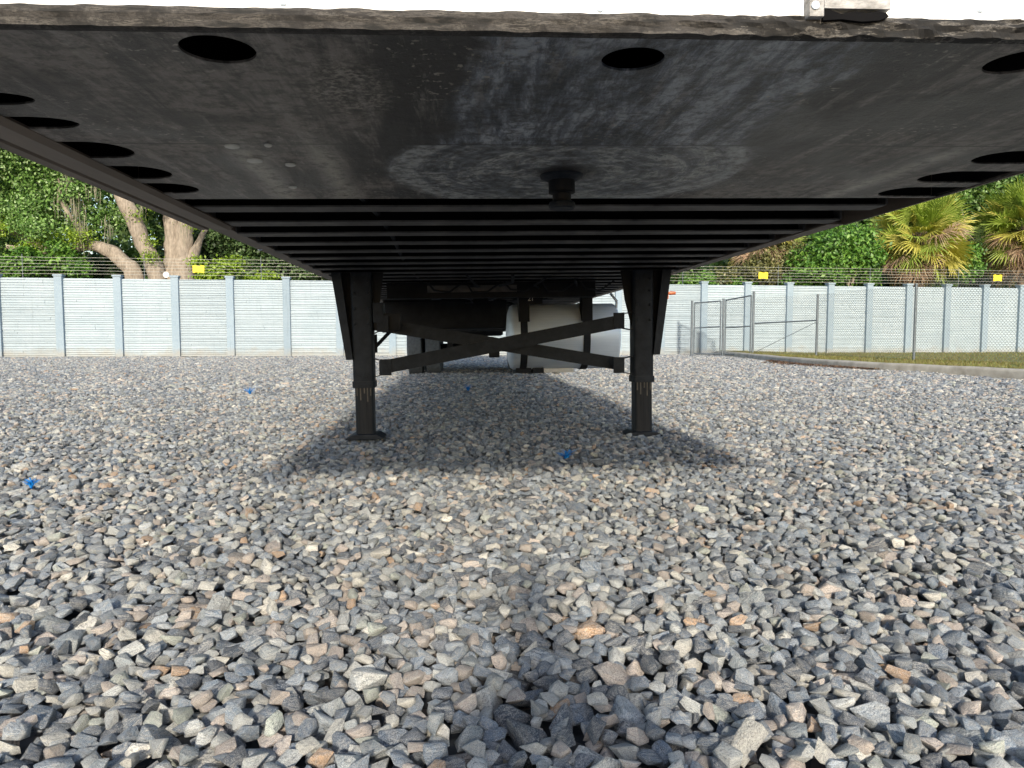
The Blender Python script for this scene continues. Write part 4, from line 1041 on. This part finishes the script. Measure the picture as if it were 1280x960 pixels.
for key, m, dd in (('g', 'frond_green', 0), ('y', 'frond_yellow', 0), ('d', 'frond_dead', 1)):
    FR[key] = []
    for k in range(3):
        me = frond_mesh(k + 20 * len(FR), dd); me.materials.append(M[m]); FR[key].append(me)
def palm(px, py, D, scale, lab, seed, mix=(.50, .86), n=120, lo=-74):
    c = q3(px, py, D); root = empty('cabbage_palm', (c.x, D, 0)); tag(root, lab, 'palm', 'palms behind the wall'); r = random.Random(seed)
    mb = MB(); mb.tube([(0, 0, -.2), (.03, 0, c.z * .5), (0, 0, c.z - .05)], [.24, .20, .17], 12)
    mb.build('trunk', 'palm_trunk', root, smooth=True)
    mb = MB()
    for k in range(60):       # boots: old leaf bases
        az = k * 2.4; z = c.z - 1.7 + k * .028; mb.prism([(-.05, 0), (.05, 0), (.02, .24), (-.02, .24)], 'y', -.012, .012)
        o_ = len(mb.v) - 8; Mx = Matrix.Rotation(az, 4, 'Z') @ Matrix.Translation((0, -.2, z)) @ Matrix.Rotation(R(28), 4, 'X')
        for i in range(o_, len(mb.v)): mb.v[i] = tuple(Mx @ Vector(mb.v[i]))
    mb.build('leaf_boots', 'palm_trunk', root)
    for k in range(n):
        t = k / (n - 1); el = 84 - (84 - lo) * t ** .95 + r.uniform(-16, 16); az = k * 137.5 + r.uniform(-14, 14)
        key = 'g' if t < mix[0] else 'y' if t < mix[1] else 'd'
        if key == 'g' and r.random() < .3: key = 'y'
        elif key == 'y' and r.random() < .5: key = 'g' if r.random() < .5 else 'd'
        elif key == 'd' and r.random() < .12: key = 'y'
        o = bpy.data.objects.new('frond', r.choice(FR[key])); COL.objects.link(o); o.parent = root
        s_ = scale * r.uniform(.85, 1.12) * (.85 if t < .1 else 1)
        o.rotation_mode = 'XYZ'; Mx = Matrix.Translation((0, 0, c.z - t * .45 * scale)) @ Matrix.Rotation(R(az), 4, 'Z') @ Matrix.Rotation(-R(el), 4, 'Y') @ Matrix.Rotation(r.uniform(-1.0, 1.0), 4, 'X')
        o.matrix_basis = Mx @ Matrix.Diagonal((s_, s_, s_, 1))
    return root
palm(1150, 290, 31.5, 1.12, 'full cabbage palm with yellow-green fans, right of the round tree', 1)
palm(1280, 280, 33.0, 1.18, 'cabbage palm cut by the right edge of the view', 2)
palm(958, 302, 32.0, .95, 'palm with brown hanging thatch mostly hidden by the trailer', 3, mix=(.22, .62))

# the wood behind everything
C = []
for k in range(26):
    v = q3(60 + k * 9, 325 + (k % 3) * 9, 34.5); C.append((v.x, v.y, v.z, .9, 2.2))
rw = random.Random(21)
for k in range(150):
    px = -260 + k * 12.2; D = rw.uniform(38, 47)
    for _ in range(3):
        v = q3(px + rw.uniform(-20, 20), rw.uniform(232, 352) if px > 800 else rw.uniform(150, 352), D); C.append((v.x, v.y, v.z, rw.uniform(1.2, 2.4), 1))
    v = q3(px, 345, 36.5); C.append((v.x, v.y, v.z - .3, 1.3, 1.6))
wood = leaves('far_woods', C, 170000, .20, 'wood_leaf', None, seed=30); tag(wood, 'dark tree line massed beyond the wall and the nearer trees', 'woods', kind='stuff')

# ================================================================ THE PERSON CROUCHING WITH THE PHONE (behind the viewpoint; casts the shadow on the near gravel)
def skin(name, pts, rads, edges, m, parent=None, sub=2, root=0):
    me = bpy.data.meshes.new(name); me.from_pydata(pts, edges, []); me.materials.append(M[m])
    o = bpy.data.objects.new(name, me); COL.objects.link(o)
    if parent: o.parent = parent
    md_ = o.modifiers.new('skin', 'SKIN'); md_.use_smooth_shade = True
    if not me.skin_vertices: 
        bpy.context.view_layer.objects.active = o
    for i, d_ in enumerate(me.skin_vertices[0].data):
        rr_ = rads[i]; d_.radius = rr_ if isinstance(rr_, tuple) else (rr_, rr_); d_.use_root = i == root
    sb = o.modifiers.new('sub', 'SUBSURF'); sb.levels = sub; sb.render_levels = sub
    return o
M['skin'] = simple('skin', (.36, .22, .16), (.44, .28, .20), 30, .5)
M['shirt'] = simple('navy_shirt', (.03, .04, .07), (.05, .06, .10), 30, .9)
M['jeans'] = simple('blue_jeans', (.05, .07, .12), (.08, .11, .18), 40, .9)
M['hair'] = simple('dark_hair', (.02, .015, .01), (.05, .035, .025), 40, .7)
PXc, PYc = .21, -.70
per = empty('person', (PXc, PYc, 0)); per.scale = (.82, .82, .84); tag(per, 'person crouching in dark clothes, holding a phone up in both hands towards the trailer', 'person')
bp = [(0, 0, .46), (0, .03, .62), (0, .09, .80), (0, .16, .98), (0, .20, 1.06), (0, .235, 1.13), (0, .26, 1.21), (0, .27, 1.28)]
br_ = [(.17, .13), (.15, .12), (.17, .12), (.17, .11), (.07, .06), (.062, .062), (.082, .095), (.07, .085)]
be = [(i, i + 1) for i in range(7)]
for sx in (-1, 1):
    b0 = len(bp)
    bp += [(sx * .18, .16, 1.0), (sx * .26, .24, .84), (sx * .14, .42, .78), (sx * .09 - .12, .535, .715), (sx * .08 - .17, .56, .705)]; br_ += [.065, .045, .037, .026, (.032, .02)]
    be += [(3, b0)] + [(b0 + i, b0 + i + 1) for i in range(4)]
    b0 = len(bp)
    bp += [(sx * .12, .04, .42), (sx * .24, .36, .52), (sx * .22, .10, .10), (sx * .22, .08, .05), (sx * .24, .22, .045)]; br_ += [.11, .07, .045, .045, (.045, .03)]
    be += [(0, b0)] + [(b0 + i, b0 + i + 1) for i in range(4)]
body = skin('body', bp, br_, be, 'shirt', per)
for sx in (-1, 1):
    hx, hy, hz = sx * .08 - .19, .565, .705
    for k in range(4):
        z0_ = hz + .03 - k * .02; L_ = (.07, .078, .072, .058)[k]
        skin('finger', [(hx, hy, z0_), (hx - sx * L_ * .35, hy + .012, z0_ + .002), (hx - sx * L_ * .7, hy + .010, z0_ + .003), (hx - sx * L_ * .95, hy - .002, z0_ + .003)], [.009, .0085, .008, .007], [(0, 1), (1, 2), (2, 3)], 'skin', per, 1)
    skin('thumb', [(hx, hy - .01, hz - .02), (hx - sx * .03, hy - .03, hz - .005), (hx - sx * .055, hy - .025, hz + .002)], [.012, .010, .008], [(0, 1), (1, 2)], 'skin', per, 1)
MB().box(-.275, -.12, .545, .553, .665, .742).build('phone', 'gasket', bevel=.003)
ph = bpy.data.objects['phone']; ph.location = (PXc, PYc, 0); ph.scale = (.82, .82, .84); tag(ph, 'black phone held level in both hands of the crouching person', 'phone')
hd = MB().lathe([(.01, -.02), (.07, .0), (.088, .04), (.084, .08), (.06, .115), (.01, .13)], 20, 'z', (0, .255, 1.21)).build('hair', 'hair', per, smooth=True)
for sx in (-1, 1): MB().lathe([(.004, -.006), (.012, -.003), (.012, .003), (.004, .006)], 10, 'x', (sx * .088, .27, 1.22)).build('ear', 'skin', per, smooth=True)
MB().add([(-.014, .355, 1.20), (.014, .355, 1.20), (0, .385, 1.195), (0, .352, 1.245)], [(0, 1, 2), (0, 2, 3), (1, 3, 2), (0, 3, 1)]).build('nose', 'skin', per)
